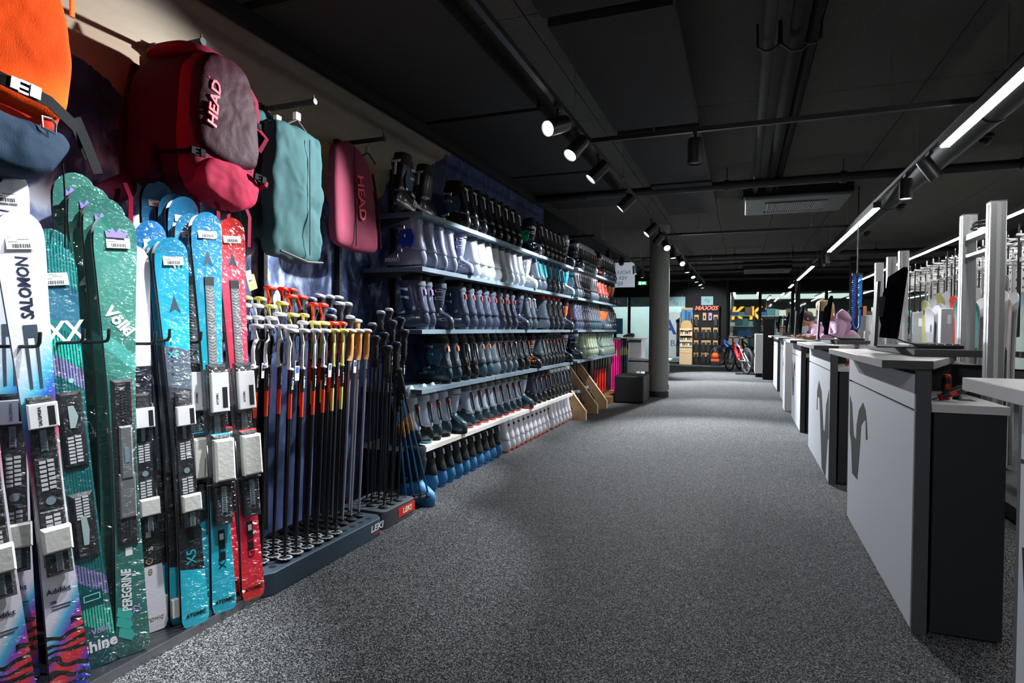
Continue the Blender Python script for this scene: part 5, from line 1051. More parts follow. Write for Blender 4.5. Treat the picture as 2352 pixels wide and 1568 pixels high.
def counter(y0, label, ln=1.6, emblem=None, whitebox=False):
    t = thing('service_counter', label, 'counter', (0.65, y0, 0), group='row of service counters')
    ob('front_panel', MB().box(0, .02, .004, ln, .015, .893), cgrey, t)
    ob('upper_panel', MB().box(0, .02, .004, ln, .905, 1.045), cgrey, t)
    if emblem: flat(emblem, -.0012, emb, t)
    ob('end_panel', MB().box(.0001, .052, -.018, .0035, 0, 1.062), cdark, t); ob('end_panel', MB().box(.0001, .052, ln+.0005, ln+.02, 0, 1.062), cdark, t)
    ob('shadow_gap', MB().box(.012, .05, .006, ln, .03, 1.06), matblack, t)
    ob('top_frame', MB().box(-.008, .05, -.02, ln+.02, 1.0625, 1.0685), satin, t)
    bevel(ob('worktop', MB().prism([(-.12, -.02), (-.12, ln+.02), (.30, ln+.02), (.30, .62), (.06, -.02)], 1.069, 1.102, 'z'), [ctop], t), .002, 1)
    ob('worktop_edge', MB().box(-.121, .056, -.0215, -.0202, 1.069, 1.1015), cdark, t)
    # inner side cabinet with tool shelf, and the raised computer ledge
    ob('side_cabinet', MB().box(.068, .305, .0, .62, .012, .897), cblk, t)
    ob('cabinet_top', MB().box(.055, .312, -.008, .62, .898, .93), ctop, t)
    ob('cable_port', MB().box(.20, .26, .18, .25, .9301, .9315), matblack, t)
    ob('raised_ledge', MB().box(.07, .29, .625, ln, .02, 1.0685), cdark, t)
    bevel(ob('ledge_top', MB().box(.10, .36, .45, ln, 1.1035, 1.135), cdark, t), .002, 1)
    ob('inner_body', MB().box(.295, .42, .65, ln, 0.05, 1.06), cblk, t)
    return t
def monitor(y0, label, sc=1.0):
    P('monitor_back', (.0025, .003, .005), .9, spec=0).node_tree.nodes['Principled BSDF'].inputs['IOR'].default_value = 1.0
    t = thing('monitor', label, 'computer monitor', (0.73, y0+.77, 1.136))
    R = Matrix.Rotation(math.radians(-5), 4, 'Z') @ Matrix.Rotation(math.radians(6), 4, 'Y')
    MM = Matrix.Translation((0.0, 0, .215)) @ R
    bevel(ob('case', MB().box(-.022, -.002, -.30, .30, -.17, .17).loft([[(-.022, -.22, -.12), (-.022, .22, -.12), (-.022, .22, .12), (-.022, -.22, .12)], [(-.05, -.12, -.07), (-.05, .12, -.07), (-.05, .12, .07), (-.05, -.12, .07)]][::-1]), P('monitor_back', (.0025, .003, .005), .8, spec=.06), t, M=MM), .004)
    ob('screen', MB().box(-.0018, .001, -.29, .29, -.16, .16), P('screen_off', (.004, .006, .01), .12, coat=.6), t, M=MM)
    ob('stand_plate', MB().loft([[(-.10, -.05, .002), (-.10, .05, .002), (-.085, .05, .002), (-.085, -.05, .002)], [(-.085, -.035, .34), (-.085, .035, .34), (-.072, .035, .34), (-.072, -.035, .34)]]), P('stand_grey_metal', (.05, .052, .055), .6, .2), t)
    ob('stand_foot', MB().box(-.10, .12, -.11, .11, 0, .006), P('stand_grey_metal', (.05, .052, .055), .6, .2), t); ob('stand_bracket', MB().box(-.085, -.035, -.04, .04, .16, .26), satin, t)
    ob('cable', MB().tube([(-.03, -.05, .10), (-.02, -.10, .05), (.02, -.14, .03), (.08, -.12, .015), (.12, -.05, .006)], .004, 6), satin, t)
    k = thing('keyboard', 'black keyboard lying beside the '+label.replace('black ', ''), 'keyboard', (.90, y0+.85, 1.136)); bevel(ob('keyboard_case', MB().box(-.09, .09, -.23, .23, 0, .018), satin, k), .004)
    mb = MB()
    for a in range(5):
        for b in range(14): mb.box(-.08+.032*a, -.054+.032*a, -.22+.0315*b, -.194+.0315*b, .018, .022)
    ob('keys', mb, dgrey, k)['kind'] = 'stuff'
Y0s = [.25, 2.85, 5.38, 7.97, 10.55, 13.15]
counter(Y0s[0], 'grey service counter cut off at the right edge', emblem=E0)
counter(Y0s[1], 'near grey counter with dark horn emblem and charcoal end', emblem=EA)
counter(Y0s[2], 'second full grey counter with curled horn emblem', emblem=EB)
counter(Y0s[3], 'third full grey counter behind the one with curled emblem', ln=1.35, emblem=[(a*.84, b) for a, b in EA])
counter(Y0s[4], 'fourth grey counter, partly hidden by the white cabinet', emblem=EB)
counter(Y0s[5], 'farthest grey counter beside the tall black panel')
bevel(ob('white_cabinet', MB().box(.60, .98, 9.95, 10.4, 0, 1.05), P('cabinet_white', hexc('e8e8ea'), .4), None), .004); tag(bpy.data.objects['white_cabinet'], 'plain white cabinet between the third and fourth counters', 'cabinet')
for y, l in zip(Y0s[1:5], ('large black monitor seen from behind on the near counter', 'black monitor hiding the blond person on the second counter', 'black monitor in front of the dark-haired person', 'bluish black monitor on the fourth counter')): monitor(y, l)
monitor(Y0s[5], 'farthest small black monitor beside the black panel')
t = thing('black_panel', 'tall flat black panel behind the last counter', 'panel', (0, 0, 0)); ob('panel', MB().box(.465, .72, 16.15, 16.25, 0, 1.49), matblack, t)
t = thing('white_cupboard', 'white cupboard beside the bicycles', 'cupboard', (0, 0, 0)); bevel(ob('body', MB().box(.30, .60, 16.9, 17.9, .1, 1.12), P('cabinet_white', hexc('e8e8ea'), .4), t), .006); ob('plinth', MB().box(.32, .60, 16.92, 17.9, 0, .1), matblack, t); ob('handle', MB().box(.285, .30, 17.2, 17.22, .5, .62), satin, t)
# hand tools on the side cabinets: upright red-black screwdriver handle and a lying one
def driver(loc, M_, label):
    t = thing('screwdriver', label, 'screwdriver', M=Matrix.Translation(loc) @ M_)
    ob('handle', MB().lathe([(.010, 0), (.013, .004), (.011, .018), (.014, .03), (.019, .055), (.0185, .08), (.016, .092)], 16), P('tool_black', (.02, .02, .022), .5), t)
    ob('red_cap', MB().lathe([(.0165, .0925), (.0165, .10), (.012, .106), (.004, .107)], 16), redm, t); ob('red_collar', MB().lathe([(.0125, -.001), (.0145, .002), (.0125, .012), (.0115, .0125)], 16), redm, t)
    ob('red_grip_mark', MB().box(-.008, .008, -.0205, -.0175, .045, .068), redm, t); ob('blade', MB().cyl((0, 0, -.001), (0, 0, -.06), .003, 8), steel, t)
    return t
d1 = driver((.812, 3.06, .931), Matrix.Rotation(0, 4, 'Z'), 'upright black and red screwdriver handle on the near counter cabinet')
[bpy.data.objects.remove(c) for c in list(d1.children) if c.name.startswith('blade')]
driver((.775, 3.02, .942), Matrix.Rotation(math.radians(62), 4, 'Y') @ Matrix.Rotation(.3, 4, 'X'), 'lying black and red screwdriver beside the upright handle')
t = thing('magnetic_holder', 'small black cone foot beside the screwdrivers', 'tool holder', (.862, 3.1, .931)); ob('foot', MB().lathe([(.018, 0), (.012, .012), (.008, .03), (.009, .05)], 16), P('tool_black', (.02, .02, .022), .5), t)
d3 = driver((.80, 5.6, .931), Matrix.Rotation(0, 4, 'Z'), 'red and black screwdriver handle on the second counter cabinet'); [bpy.data.objects.remove(c) for c in list(d3.children) if c.name.startswith('blade')]
# ------------------------------------------------------------------ workshop racks on the right
def alupost(x, y, h, label, w=.085):
    t = thing('aluminium_post', label, 'rack post', (x, y, 0), group='tall aluminium rack posts')
    bevel(ob('profile', MB().box(-w/2, w/2, -w/2, w/2, 0, h-.004), alu, t), .004, 1); ob('end_cap', MB().box(-w/2, w/2, -w/2, w/2, h-.0035, h), P('cap_grey', (.2, .2, .21), .5), t)
    ob('groove', MB().box(-.012, .012, -w/2-.002, -w/2-.0002, .02, h-.02), P('groove_grey', (.42, .43, .44), .5), t); ob('groove', MB().box(-w/2-.002, -w/2-.0002, -.012, .012, .02, h-.02), P('groove_grey', (.42, .43, .44), .5), t)
    return t
alupost(1.50, 4.72, 2.05, 'tall aluminium post nearest the right edge'); alupost(1.49, 5.2, 2.05, 'tall aluminium post left of the nearest one')
for k, y in enumerate((7.3, 7.85, 8.5)): alupost(1.54, y, 2.05, 'aluminium post behind the big monitor, %s from the right' % nth(k))
for y, z0, z1, x, l in ((6.6, .3, 1.43, 1.735, 'short grey metal machine column behind the near counter'), (7.2, .3, 1.41, 1.65, 'short grey metal machine column left of its twin'), (9.5, .3, 1.31, 1.69, 'short pale machine column beside the blue hose'), (10.0, .3, 1.22, 1.69, 'short pale machine column nearest the blue hose')):
    t = thing('machine_column', l, 'machine', (x, y, 0)); bevel(ob('column_body', MB().box(-.05, .05, -.045, .045, 0, z1), P('machine_grey', hexc('a9adb0'), .45, .3), t), .006); ob('door_handle', MB().tube([(.055, -.04, z1-.1), (.075, -.05, z1-.12), (.075, -.05, z1-.33), (.055, -.04, z1-.35)], .009, 8), P('machine_light', hexc('c9ccce'), .4), t)
    ob('type_label', MB().box(-.0, .03, -.0462, -.0452, z1-.14, z1-.06), paper, t)
t = thing('tool_shelf', 'white metal shelf fixed between the two nearest posts', 'shelf', (1.5, 4.96, 0)); ob('shelf_plate', MB().box(-.04, .04, -.19, .19, 1.86, 1.90), P('machine_light', hexc('c9ccce'), .4), t); ob('lower_plate', MB().box(-.04, .04, -.19, .19, 1.74, 1.76), P('machine_light', hexc('c9ccce'), .4), t)
t = thing('belt_coil', 'coiled black belt on the shelf between the posts', 'belt', (1.5, 4.96, 1.901)); ob('coil', MB().tube([(.06*math.cos(a)*(1-.02*a), .1*math.sin(a)*(1-.02*a), .012+.004*a) for a in [k*.5 for k in range(30)]], .008, 6), satin, t)
# perforated white rack with horizontal prongs and hanging poles
XR = 3.0
t = thing('pole_wall_rack', 'white perforated rack board with prongs for hanging poles', 'rack', (XR, 0, 0)); rackw = P('rack_white', hexc('c9c9c9'), .5)
ob('board', MB().box(.28, .30, 7.6, 13.6, 1.72, 2.30).box(.28, .31, 7.62, 7.68, 0, 1.72).box(.28, .31, 13.5, 13.56, 0, 1.72), rackw, t)
mb = MB()
for i in range(60):
    for j in range(5): mb.cyl((.279, 7.7+.1*i, 1.78+.11*j), (.2775, 7.7+.1*i, 1.78+.11*j), .018, 8)
ob('board_holes', mb, matblack, t)['kind'] = 'stuff'
for i in range(16): ob('prong', MB().cyl((-.25, 7.7+.38*i, 2.27), (.28, 7.7+.38*i, 2.24), .014, 8), rackw, t)
for i in range(16): ob('prong', MB().cyl((-.2, 7.7+.38*i, 2.03), (.28, 7.7+.38*i, 2.0), .014, 8), rackw, t)
for q in range(4):
    for z in (2.24, 2.02): ob('support_rail', MB().box(-.22+.10*q+.006, -.22+.10*q+.016, 7.62, 13.6, z-.012, z-.0002), rackw, bpy.data.objects['pole_wall_rack'])
ob('end_frame', MB().box(-.26, .28, 13.58, 13.6, 1.98, 2.28).box(-.26, .28, 7.6, 7.62, 1.98, 2.28), rackw, bpy.data.objects['pole_wall_rack'])
rnd = random.Random(5)
pcols = [satin, alu, silver, satin, satin, P('pole_whitegrey', (.6, .6, .6), .4), satin]
hp_mesh = {}
for i in range(66):
    y = 7.75+.088*i; x = XR-.22+.10*(i % 4); h = 1.22; zt_ = 2.38 if i % 3 else 2.16
    t = thing('ski_pole', 'rental pole hanging on the white rack, %s from its %s end' % ((nth(i), 'near') if i < 33 else (nth(65-i), 'far')), 'ski pole', (x, y, zt_-h), group='poles hanging on the white wall rack')
    if 'h' not in hp_mesh:
        hp_mesh['h'] = MB().cyl((0, 0, 0), (0, 0, 1.2), .010, 7).mesh('shaft'); hp_mesh['b'] = MB().box(-.04, .04, -.006, .006, 1.08, 1.09).cyl((0, 0, 1.2), (0, 0, 1.23), .006, 6).lathe([(.03, 1.1), (.03, 1.11), (.01, 1.13)], 8).mesh('basket')
    ob('shaft', hp_mesh['h'], pcols[i % 7], t); ob('basket', hp_mesh['b'], pcols[(i+2) % 7], t)
    if i % 5 == 0: ob('blue_band', MB().cyl((0, 0, .35), (0, 0, .45), .013, 8), P('band_blue', hexc('1c6fd0'), .5), t)
# rental skis standing in the workshop rack
def rental(y, x, L, stops, label, lw=.064, txt=None, tc=ink, z0=.12, blend='LINEAR'):
    m = ramp_mat('rental_'+label.replace(' ', '_')[:28], stops, L, interp=blend, wrap=False)
    a = math.radians(200)
    M = look((x, y, z0), (math.cos(a), math.sin(a), 0))
    t = thing('rental_ski', label, 'skis', M=M, group='rental skis in the workshop')
    key = (round(L, 2), lw)
    if key not in _sm: _sm[key] = ski_mesh(L, lw, .042, .056)
    w_ = P('ski_edge_pale', (.5, .5, .5), .4, .4)
    ob('ski', _sm[key], [m, w_, base_m], t); ob('ski', _sm[key], [m, w_, P('base_grey', (.35, .35, .36), .5)], t, M=Matrix.Translation((-.04, .015, 0.02)) @ Matrix.Diagonal((-1, 1, 1, 1)))
    if txt: txt(t)
    p = ob('binding_plate', cbox(.001, .012, -.03, .03, .35, .95, c=.004), bindm, t); ob('toe_piece', cbox(.012, .06, -.034, .034, .84, .97, c=.012), satin, t); ob('heel_piece', cbox(.012, .07, -.034, .034, .45, .6, c=.012), satin, t)
    return t
W_ = lambda c: [(0, c), (1.7, c)]
rental(7.1, 1.70, 1.41, W_('e6e0a0'), 'pale yellow ski with black cross mark in the workshop', txt=lambda t: xx_mark(t, 1.29, .05, ink, x=.004))
rental(7.5, 1.92, 1.50, W_('e0de86'), 'taller yellow ski with black letters in the workshop', txt=lambda t: text('SPEEDER', .075, ink, t, (.004, 0, 1.22), (0, 0, 1), (0, -1, 0), shear=.2))
rental(6.9, 1.683, 1.33, W_('e4e4ea'), 'white ski with small vertical lettering in the workshop', txt=lambda t: text('elan', .045, ink, t, (.004, .02, 1.13), (0, 0, 1), (0, -1, 0)))
rental(7.0, 1.81, 1.37, W_('dcdae6'), 'white ski with round black logo in the workshop', txt=lambda t: (ob('round_logo', MB().lathe([(.022, 0), (.022, .001), (.017, .001), (.017, 0)], 18, c0=False, c1=False), ink, t, M=Matrix.Translation((.003, 0, 1.29)) @ Matrix.Rotation(PI/2, 4, 'Y')), text('HEAD', .07, ink, t, (.004, 0, 1.06), (0, 0, 1), (0, -1, 0))))
rental(6.9, 1.885, 1.44, W_('f03a2a'), 'red-orange ski with black arrow behind the mint ski', txt=lambda t: arrow(t, 1.31, ink, 1.3, x=.004))
rental(6.3, 1.76, 1.38, [(0, '86b8b4'), (.9, '9cc6c0'), (1.46, '5f9c9c')], 'mint green ski beside the machine column', lw=.068, txt=lambda t: ob('small_logo', MB().lathe([(.015, 0), (.015, .001)], 16), P('logo_blue', hexc('3a80a8'), .5), t, M=Matrix.Translation((.004, 0, .85)) @ Matrix.Rotation(PI/2, 4, 'Y')))
rental(7.2, 2.096, 1.51, W_('ff5a34'), 'orange ski with black cross mark by the tall posts', txt=lambda t: (xx_mark(t, 1.40, .05, ink, x=.006), text('VÖLKL', .018, redm, t, (.004, 0, 1.34), (0, 1, 0), (0, 0, 1))))
rental(6.3, 1.86, 1.37, [(0, '86b8b4'), (1.46, '5f9c9c')], 'second mint green ski half hidden by the post')
rental(6.0, 1.91, 1.41, W_('d8b49c'), 'pale pink ski with black label between the posts', lw=.07, txt=lambda t: (ob('label_panel', MB().box(.003, .0042, -.02, .02, 1.0, 1.27), ink, t), text('ELAN', .03, wht, t, (.005, 0, 1.18), (0, 0, 1), (0, -1, 0)), ob('small_panel', MB().box(.003, .0042, -.015, .015, .93, .98), redm, t)))
rental(6.4, 2.05, 1.57, W_('ff4a30'), 'orange-red ski with black arrow between the posts', txt=lambda t: arrow(t, 1.44, ink, 1.3, x=.004))
rental(6.0, 1.98, 1.40, W_('e8e6ec'), 'white ski edge just left of the nearest post')
rental(4.75, 1.78, 1.1, [(0, 'e0e4e4'), (.6, 'e8ecec'), (.8, '1c8ab0'), (1.1, '18a0c0')], 'short white and blue ski at the right edge', txt=lambda t: text('SHAPE', .045, ink, t, (.004, 0, .45), (0, 0, 1), (0, -1, 0)))
rental(4.9, 1.95, 1.95, W_('1f9cc0'), 'tall blue ski behind the nearest post at right', txt=lambda t: text('REBEL', .05, navyp, t, (.004, 0, 1.7), (0, 0, 1), (0, -1, 0)))
t = thing('ski_rack', 'black rack rail behind the workshop skis', 'ski rack', (0, 0, 0)); ob('rail', MB().box(2.2, 2.24, 4.6, 7.8, 1.0, 1.05), satin, t); ob('tray', MB().box(1.62, 2.4, 4.5, 7.8, .02, .11), satin, t); ob('end_stay', MB().box(2.2, 2.24, 7.76, 7.8, .11, 1.0).box(2.2, 2.24, 4.6, 4.64, .11, 1.0), satin, t)
# blue spiral air hose
t = thing('air_hose', 'blue coiled air hose hanging from the ceiling', 'air hose', (1.385, 9.0, 0)); hb = P('hose_blue', hexc('1a5fd8'), .4)
ob('hose_coil', MB().tube([(-.035+.022*math.cos(a*1.2), .022*math.sin(a*1.2), 1.95-.0105*a*.5) for a in range(0, 110)], .006, 6), hb, t)
ob('hose_coil', MB().tube([(.035+.022*math.cos(a*1.2), .022*math.sin(a*1.2), 1.95-.0085*a*.5) for a in range(0, 100)], .006, 6), P('hose_light', hexc('2c9be8'), .4), t)
ob('hose_loop', MB().tube([(-.04, 0, 1.38), (-.04, 0, 1.30), (-.02, 0, 1.25), (.01, 0, 1.24), (.035, 0, 1.28), (.04, 0, 1.5)], .014, 8), hb, t); ob('drop_pipe', MB().cyl((0, 0, 1.95), (0, 0, 3.1), .008, 8).box(-.06, .06, -.02, .02, 1.94, 1.97), satin, t)
# ------------------------------------------------------------------ people
skin_m = P('skin', hexc('c08a6c'), .5); hair_d = P('hair_dark', (.02, .014, .01), .6, bump=(80, .5)); hair_b = P('hair_blond', hexc('c8a878'), .6, bump=(80, .5)); hood_m = P('hoodie_pink', hexc('d0a4c6'), .85, bump=(60, .3, .01)); trous = P('trousers_dark', hexc('1c1f26'), .8); shoe_m = P('shoe_white', (.5, .5, .5), .5)
def skin(name, verts, edges, radii, m, parent, lv=2):
    me = bpy.data.meshes.new(name); me.from_pydata(verts, edges, []); me.update(); me.materials.append(None)
    me.attributes  # ensure
    o = bpy.data.objects.new(name, me); COL.objects.link(o); o.material_slots[0].link = 'OBJECT'; o.material_slots[0].material = m; o.parent = parent
    s = o.modifiers.new('skin', 'SKIN'); s.use_smooth_shade = True
    sv = me.skin_vertices[0].data if me.skin_vertices else None
    if sv is None: return o
    for i, r in enumerate(radii): sv[i].radius = (r, r) if not isinstance(r, tuple) else r
    sv[0].use_root = True
    u = o.modifiers.new('sub', 'SUBSURF'); u.levels = lv; u.render_levels = lv; return o
def ensure_skin(me):
    pass
def skin_obj(name, chains, m, parent, lv=2):
    """chains: list of [(pos, radius), ...]; chain starts may reference an earlier vertex by index"""
    V, E, R = [], [], []
    for ch in chains:
        prev = None
        for it in ch:
            if isinstance(it, int): prev = it; continue
            V.append(it[0]); R.append(it[1]); i = len(V)-1
            if prev is not None: E.append((prev, i))
            prev = i
    me = bpy.data.meshes.new(name); me.from_pydata(V, E, []); me.update(); me.materials.append(None)
    o = bpy.data.objects.new(name, me); COL.objects.link(o); o.material_slots[0].link = 'OBJECT'; o.material_slots[0].material = m; o.parent = parent
    s = o.modifiers.new('skin', 'SKIN'); s.use_smooth_shade = True
    if not me.skin_vertices:
        bpy.context.view_layer.objects.active = o; o.select_set(True); bpy.ops.mesh.customdata_skin_add(); o.select_set(False)
    sv = me.skin_vertices[0].data
    for i, r in enumerate(R): sv[i].radius = (r, r)
    sv[0].use_root = True
    u = o.modifiers.new('sub', 'SUBSURF'); u.levels = lv; u.render_levels = lv; return o
def lerp(a, b, t): return tuple(a[i]+(b[i]-a[i])*t for i in range(3))
def person(label, loc, rz, lean, head_yaw, hair, top, scale=1.0, hood=True, reach=True):
    """faces local +X; lean = forward bend of the trunk in radians"""
    t = thing('person', label, 'person', loc, rz); t.scale = (scale,)*3
    hip = Vector((-.05, 0, .93)); c, s = math.cos(lean), math.sin(lean)
    def up_(d, f=0, y=0): return tuple(hip+Vector((s*d+c*f, y, c*d-s*f)))
    waist, chest, neck = up_(.16), up_(.38), up_(.55)
    hl = lean*.75; hd = Vector(neck)+Vector((math.sin(hl)*.13+.02, 0, math.cos(hl)*.13))
    ch = [[(tuple(hip), .13), (waist, .115), (chest, .13), (up_(.48), .09), (neck, .052), (tuple(Vector(neck)+Vector((s*.05, 0, c*.05))), .05), (tuple(hd-Vector((0, 0, .03))), .082), (tuple(hd+Vector((0, 0, .05))), .084)]]
    sh = {}
    hands = {}
    for sg in (-1, 1):
        S = up_(.47, 0, .17*sg); El = tuple(Vector(S)+Vector((.03, .13*sg, -.13))) if reach else tuple(Vector(S)+Vector((0, .04*sg, -.28)))
        Wr = tuple(Vector(El)+Vector((.20, -.09*sg, .0))) if reach else tuple(Vector(El)+Vector((.08, 0, -.24)))
        sh[sg] = (S, El, Wr)
        ch.append([3, (up_(.475, 0, .09*sg), .07), (S, .056), (lerp(S, El, .5), .047), (El, .040), (lerp(El, Wr, .5), .036), (Wr, .026)])
        K = (.0, .10*sg, .49); A = (-.02, .11*sg, .08)
        ch.append([0, (tuple(hip+Vector((0, .09*sg, -.05))), .10), (lerp(tuple(hip), K, .5)[:1]+(.10*sg,)+(.7,), .078), (K, .056), ((-.015, .105*sg, .32), .055), (A, .038), ((.10, .115*sg, .03), .032)])
    body = skin_obj('body', ch, skin_m, t)
    for sg in (-1, 1):
        S, El, Wr = sh[sg]; d = (Vector(Wr)-Vector(El)).normalized(); side = Vector((0, 1, 0)); side = (side-d*side.dot(d)).normalized(); nn = d.cross(side)
        palm = Vector(Wr)+d*.05; hc = [[(tuple(Vector(Wr)), .022), (tuple(palm), .026), (tuple(palm+d*.03), .024)]]
        for f, ln in zip((-.027, -.009, .009, .026), (.066, .076, .072, .056)):
            a = palm+d*.035+side*f; hc.append([2, (tuple(a), .010), (tuple(a+d*ln*.5-nn*.004*sg), .0085), (tuple(a+d*ln*.85-nn*(-.018)), .008), (tuple(a+d*ln-nn*(-.03)), .007)])
        th_ = palm-side*.02*sg; hc.append([1, (tuple(th_-side*.018*sg+d*.01), .011), (tuple(th_-side*.035*sg+d*.035), .009), (tuple(th_-side*.036*sg+d*.06), .008)])
        skin_obj('hand', hc, skin_m, t, 1)
    # face and hair
    F_ = Matrix.Translation(hd) @ Matrix.Rotation(head_yaw, 4, 'Z') @ Matrix.Rotation(hl*.6, 4, 'Y')
    ob('nose', MB().loft([[(.078, -.006, .02), (.078, .006, .02), (.078, .004, .03)], [(.105, -.012, -.012), (.105, .012, -.012), (.112, 0, -.008)], [(.082, -.012, -.022), (.082, .012, -.022), (.09, 0, -.02)]]), skin_m, t, M=F_)
    ob('mouth', MB().ball((.082, 0, -.045), .02, 10, sc=(.35, 1, .3)), P('lips', hexc('8f4a44'), .5), t, M=F_)
    for sg in (-1, 1): ob('eye', MB().ball((.078, .03*sg, .018), .011, 8), P('eye_dark', (.02, .02, .02), .2), t, M=F_); ob('ear', MB().ball((.0, .085*sg, .005), .028, 10, sc=(.6, .35, 1)), skin_m, t, M=F_)
    ob('hair', MB().loft([[(-.012+rx*math.cos(a), ry*math.sin(a), z+(.02 if math.cos(a) > .3 else 0)) for a in [2*PI*j/16 for j in range(16)]] for z, rx, ry in ((-.05, .075, .085), (.0, .090, .094), (.045, .098, .096), (.09, .088, .086), (.115, .06, .058), (.126, .02, .02))]), hair, t, M=F_)
    # clothes
    ch = [[(tuple(hip+Vector((0, 0, -.04))), .15), (waist, .15), (chest, .16), (up_(.48), .115), (up_(.55), .065)]]
    for sg in (-1, 1):
        S, El, Wr = sh[sg]; ch.append([3, (up_(.475, 0, .10*sg), .095), (S, .078), (lerp(S, El, .5), .068), (El, .060), (lerp(El, Wr, .5), .056), (lerp(El, Wr, .92), .046)])
    skin_obj('hoodie' if hood else 'shirt', ch, top, t)
    if hood:
        hbk = up_(.52, -.10); ob('hood', MB().loft([[(hbk[0]+a*.07*math.cos(q)-.01*k, a*.13*math.sin(q), hbk[2]+.03*k-.05+.04*math.cos(q)) for q in [2*PI*j/14 for j in range(14)]] for k, a in enumerate((.5, 1.0, 1.12, .95, .6))]), top, t)
    ch = [[(tuple(hip+Vector((0, 0, .02))), .145)]]
    for sg in (-1, 1): ch.append([0, (tuple(hip+Vector((0, .09*sg, -.06))), .115), ((-.02, .10*sg, .7), .092), ((0, .10*sg, .49), .074), ((-.015, .105*sg, .3), .068), ((-.02, .11*sg, .11), .055)])
    skin_obj('trousers', ch, trous, t)
    for sg in (-1, 1): ob('shoe', MB().loft([ell(0, -.08, .16, .045), ell(.03, -.085, .165, .048), ell(.06, -.08, .12, .042), ell(.09, -.07, .03, .036)]), shoe_m, t, M=Matrix.Translation((-.01, .11*sg, 0)) @ Matrix.Rotation(-PI/2, 4, 'Z'))
    return t
person('person in pale pink hoodie with dark hair leaning over a counter, looking down', (1.30, 11.0, 0), PI-.05, .60, .1, hair_d, hood_m, .94)
person('person in pale pink hoodie mostly hidden behind a monitor, blond hair', (1.19, 7.68, 0), PI+.05, .60, 0, hair_b, hood_m, .96)
person('person in teal jacket seen from behind far back in the next room', (2.02, 19.0, 0), 1.9, .25, 0, P('hair_grey', hexc('8a8f96'), .7), P('jacket_teal', hexc('1c7c84'), .8), .92, hood=False)
# ------------------------------------------------------------------ desk, bench and reversed sign by the column
t = thing('white_desk', 'white desk behind the far pole rack with dark top line', 'desk', (0, 0, 0)); wh_ = P('cabinet_white', hexc('e8e8ea'), .4)
ob('desk_top', MB().box(-3.5, -1.98, 12.9, 13.6, 1.0, 1.035), wh_, t); ob('side_panel', MB().box(-2.28, -2.02, 13.0, 13.55, 0, 1.0), wh_, t); ob('front_panel', MB().box(-3.4, -2.28, 12.98, 13.02, 0, .999), wh_, t); ob('dark_line', MB().box(-2.28, -2.02, 12.975, 12.99, .94, .985), cdark, t)
t = thing('display_bench', 'low white bench with dark line left of the column', 'bench', (0, 0, 0)); ob('bench_top', MB().box(-2.4, -1.35, 12.2, 12.75, .60, .63), wh_, t); ob('apron', MB().box(-2.4, -1.35, 12.21, 12.24, .38, .56), wh_, t); ob('gap_line', MB().box(-2.4, -1.35, 12.22, 12.24, .565, .595), cdark, t); ob('leg_panel', MB().box(-2.25, -2.0, 12.25, 12.7, 0, .375), wh_, t); ob('base_box', MB().box(-1.9, -1.4, 12.3, 12.7, .12, .17), wh_, t); ob('drawer_box', MB().box(-1.9, -1.4, 12.28, 12.7, 0.0, .10), cdark, t)
t = thing('monitor', 'blue screen on the white desk behind the pole rack', 'computer monitor', (-2.62, 13.2, 1.036)); ob('screen', MB().box(-.17, .16, -.02, .02, .08, .42), P('screen_blue', hexc('1a5f86'), .3), t, M=Matrix.Rotation(.25, 4, 'Z')); ob('stand', MB().box(-.03, .03, -.02, .02, 0, .1).box(-.1, .1, -.07, .07, 0, .008), satin, t)
t = thing('shoe', 'dark grey sports shoe lying on the white desk', 'shoe', (-2.32, 13.2, 1.036), 1.2); ob('sole', MB().loft([ell(0, -.14, .14, .05), ell(.02, -.145, .15, .052)]), white, t); ob('upper', MB().loft([ell(.02, -.14, .145, .05), ell(.05, -.14, .13, .046), ell(.085, -.13, .03, .038), ell(.10, -.11, -.01, .03)]), dgrey, t)
t = thing('small_camera', 'small black object lying on the low white bench', 'camera', (-1.72, 12.45, .171)); bevel(ob('case', MB().box(-.08, .06, -.05, .05, 0, .10), black, t), .01); ob('dial', MB().cyl((-.03, 0, .1), (-.03, 0, .13), .03, 12), black, t)
t = thing('hanging_sign', 'pale hanging sign seen from behind with mirrored grey letters', 'sign', (-2.34, 14.0, 0)); ob('sign_board', MB().box(-1.15, 0, 0, .03, 2.19, 2.76), P('sign_pale', hexc('c4cad6'), .6), t)
sg_ = P('sign_print', hexc('3f5468'), .6)
for s, z, w in (('VERSCHENOLE', 2.56, .0), ('NOLE', 2.56, 0),): pass
for s, z, x in (('NOLE', 2.53, -.10), ('VER', 2.40, -.165), ('RE', 2.27, -.265)): text(s, .125, sg_, t, (x, -.003, z), (-1, 0, 0), (0, 0, 1), align='LEFT', ext=.0012)
ob('hanger_wire', MB().cyl((-.1, .015, 2.76), (-.1, .015, 3.1), .003, 5), steel, t); ob('hanger_wire', MB().cyl((-1.0, .015, 2.76), (-1.0, .015, 3.1), .003, 5), steel, t)
t = thing('exit_sign', 'small green lit exit sign beside the column', 'exit sign', (-3.1, 20.0, 2.73)); ob('hanger_rod', MB().cyl((0, .025, .055), (0, .025, .40), .006, 6), satin, t); ob('sign_box', MB().box(-.13, .13, 0, .05, -.055, .055), P('exit_green', hexc('18b070'), .5, emit=1.6), t)
ob('arrow_symbol', MB().box(.0, .10, -.004, -.001, -.03, .03), P('exit_white', (.9, 1, .95), .5, emit=2.5), t); ob('door_symbol', MB().box(-.10, -.04, -.004, -.001, -.045, .045), P('exit_white', (.9, 1, .95), .5, emit=2.5), t)
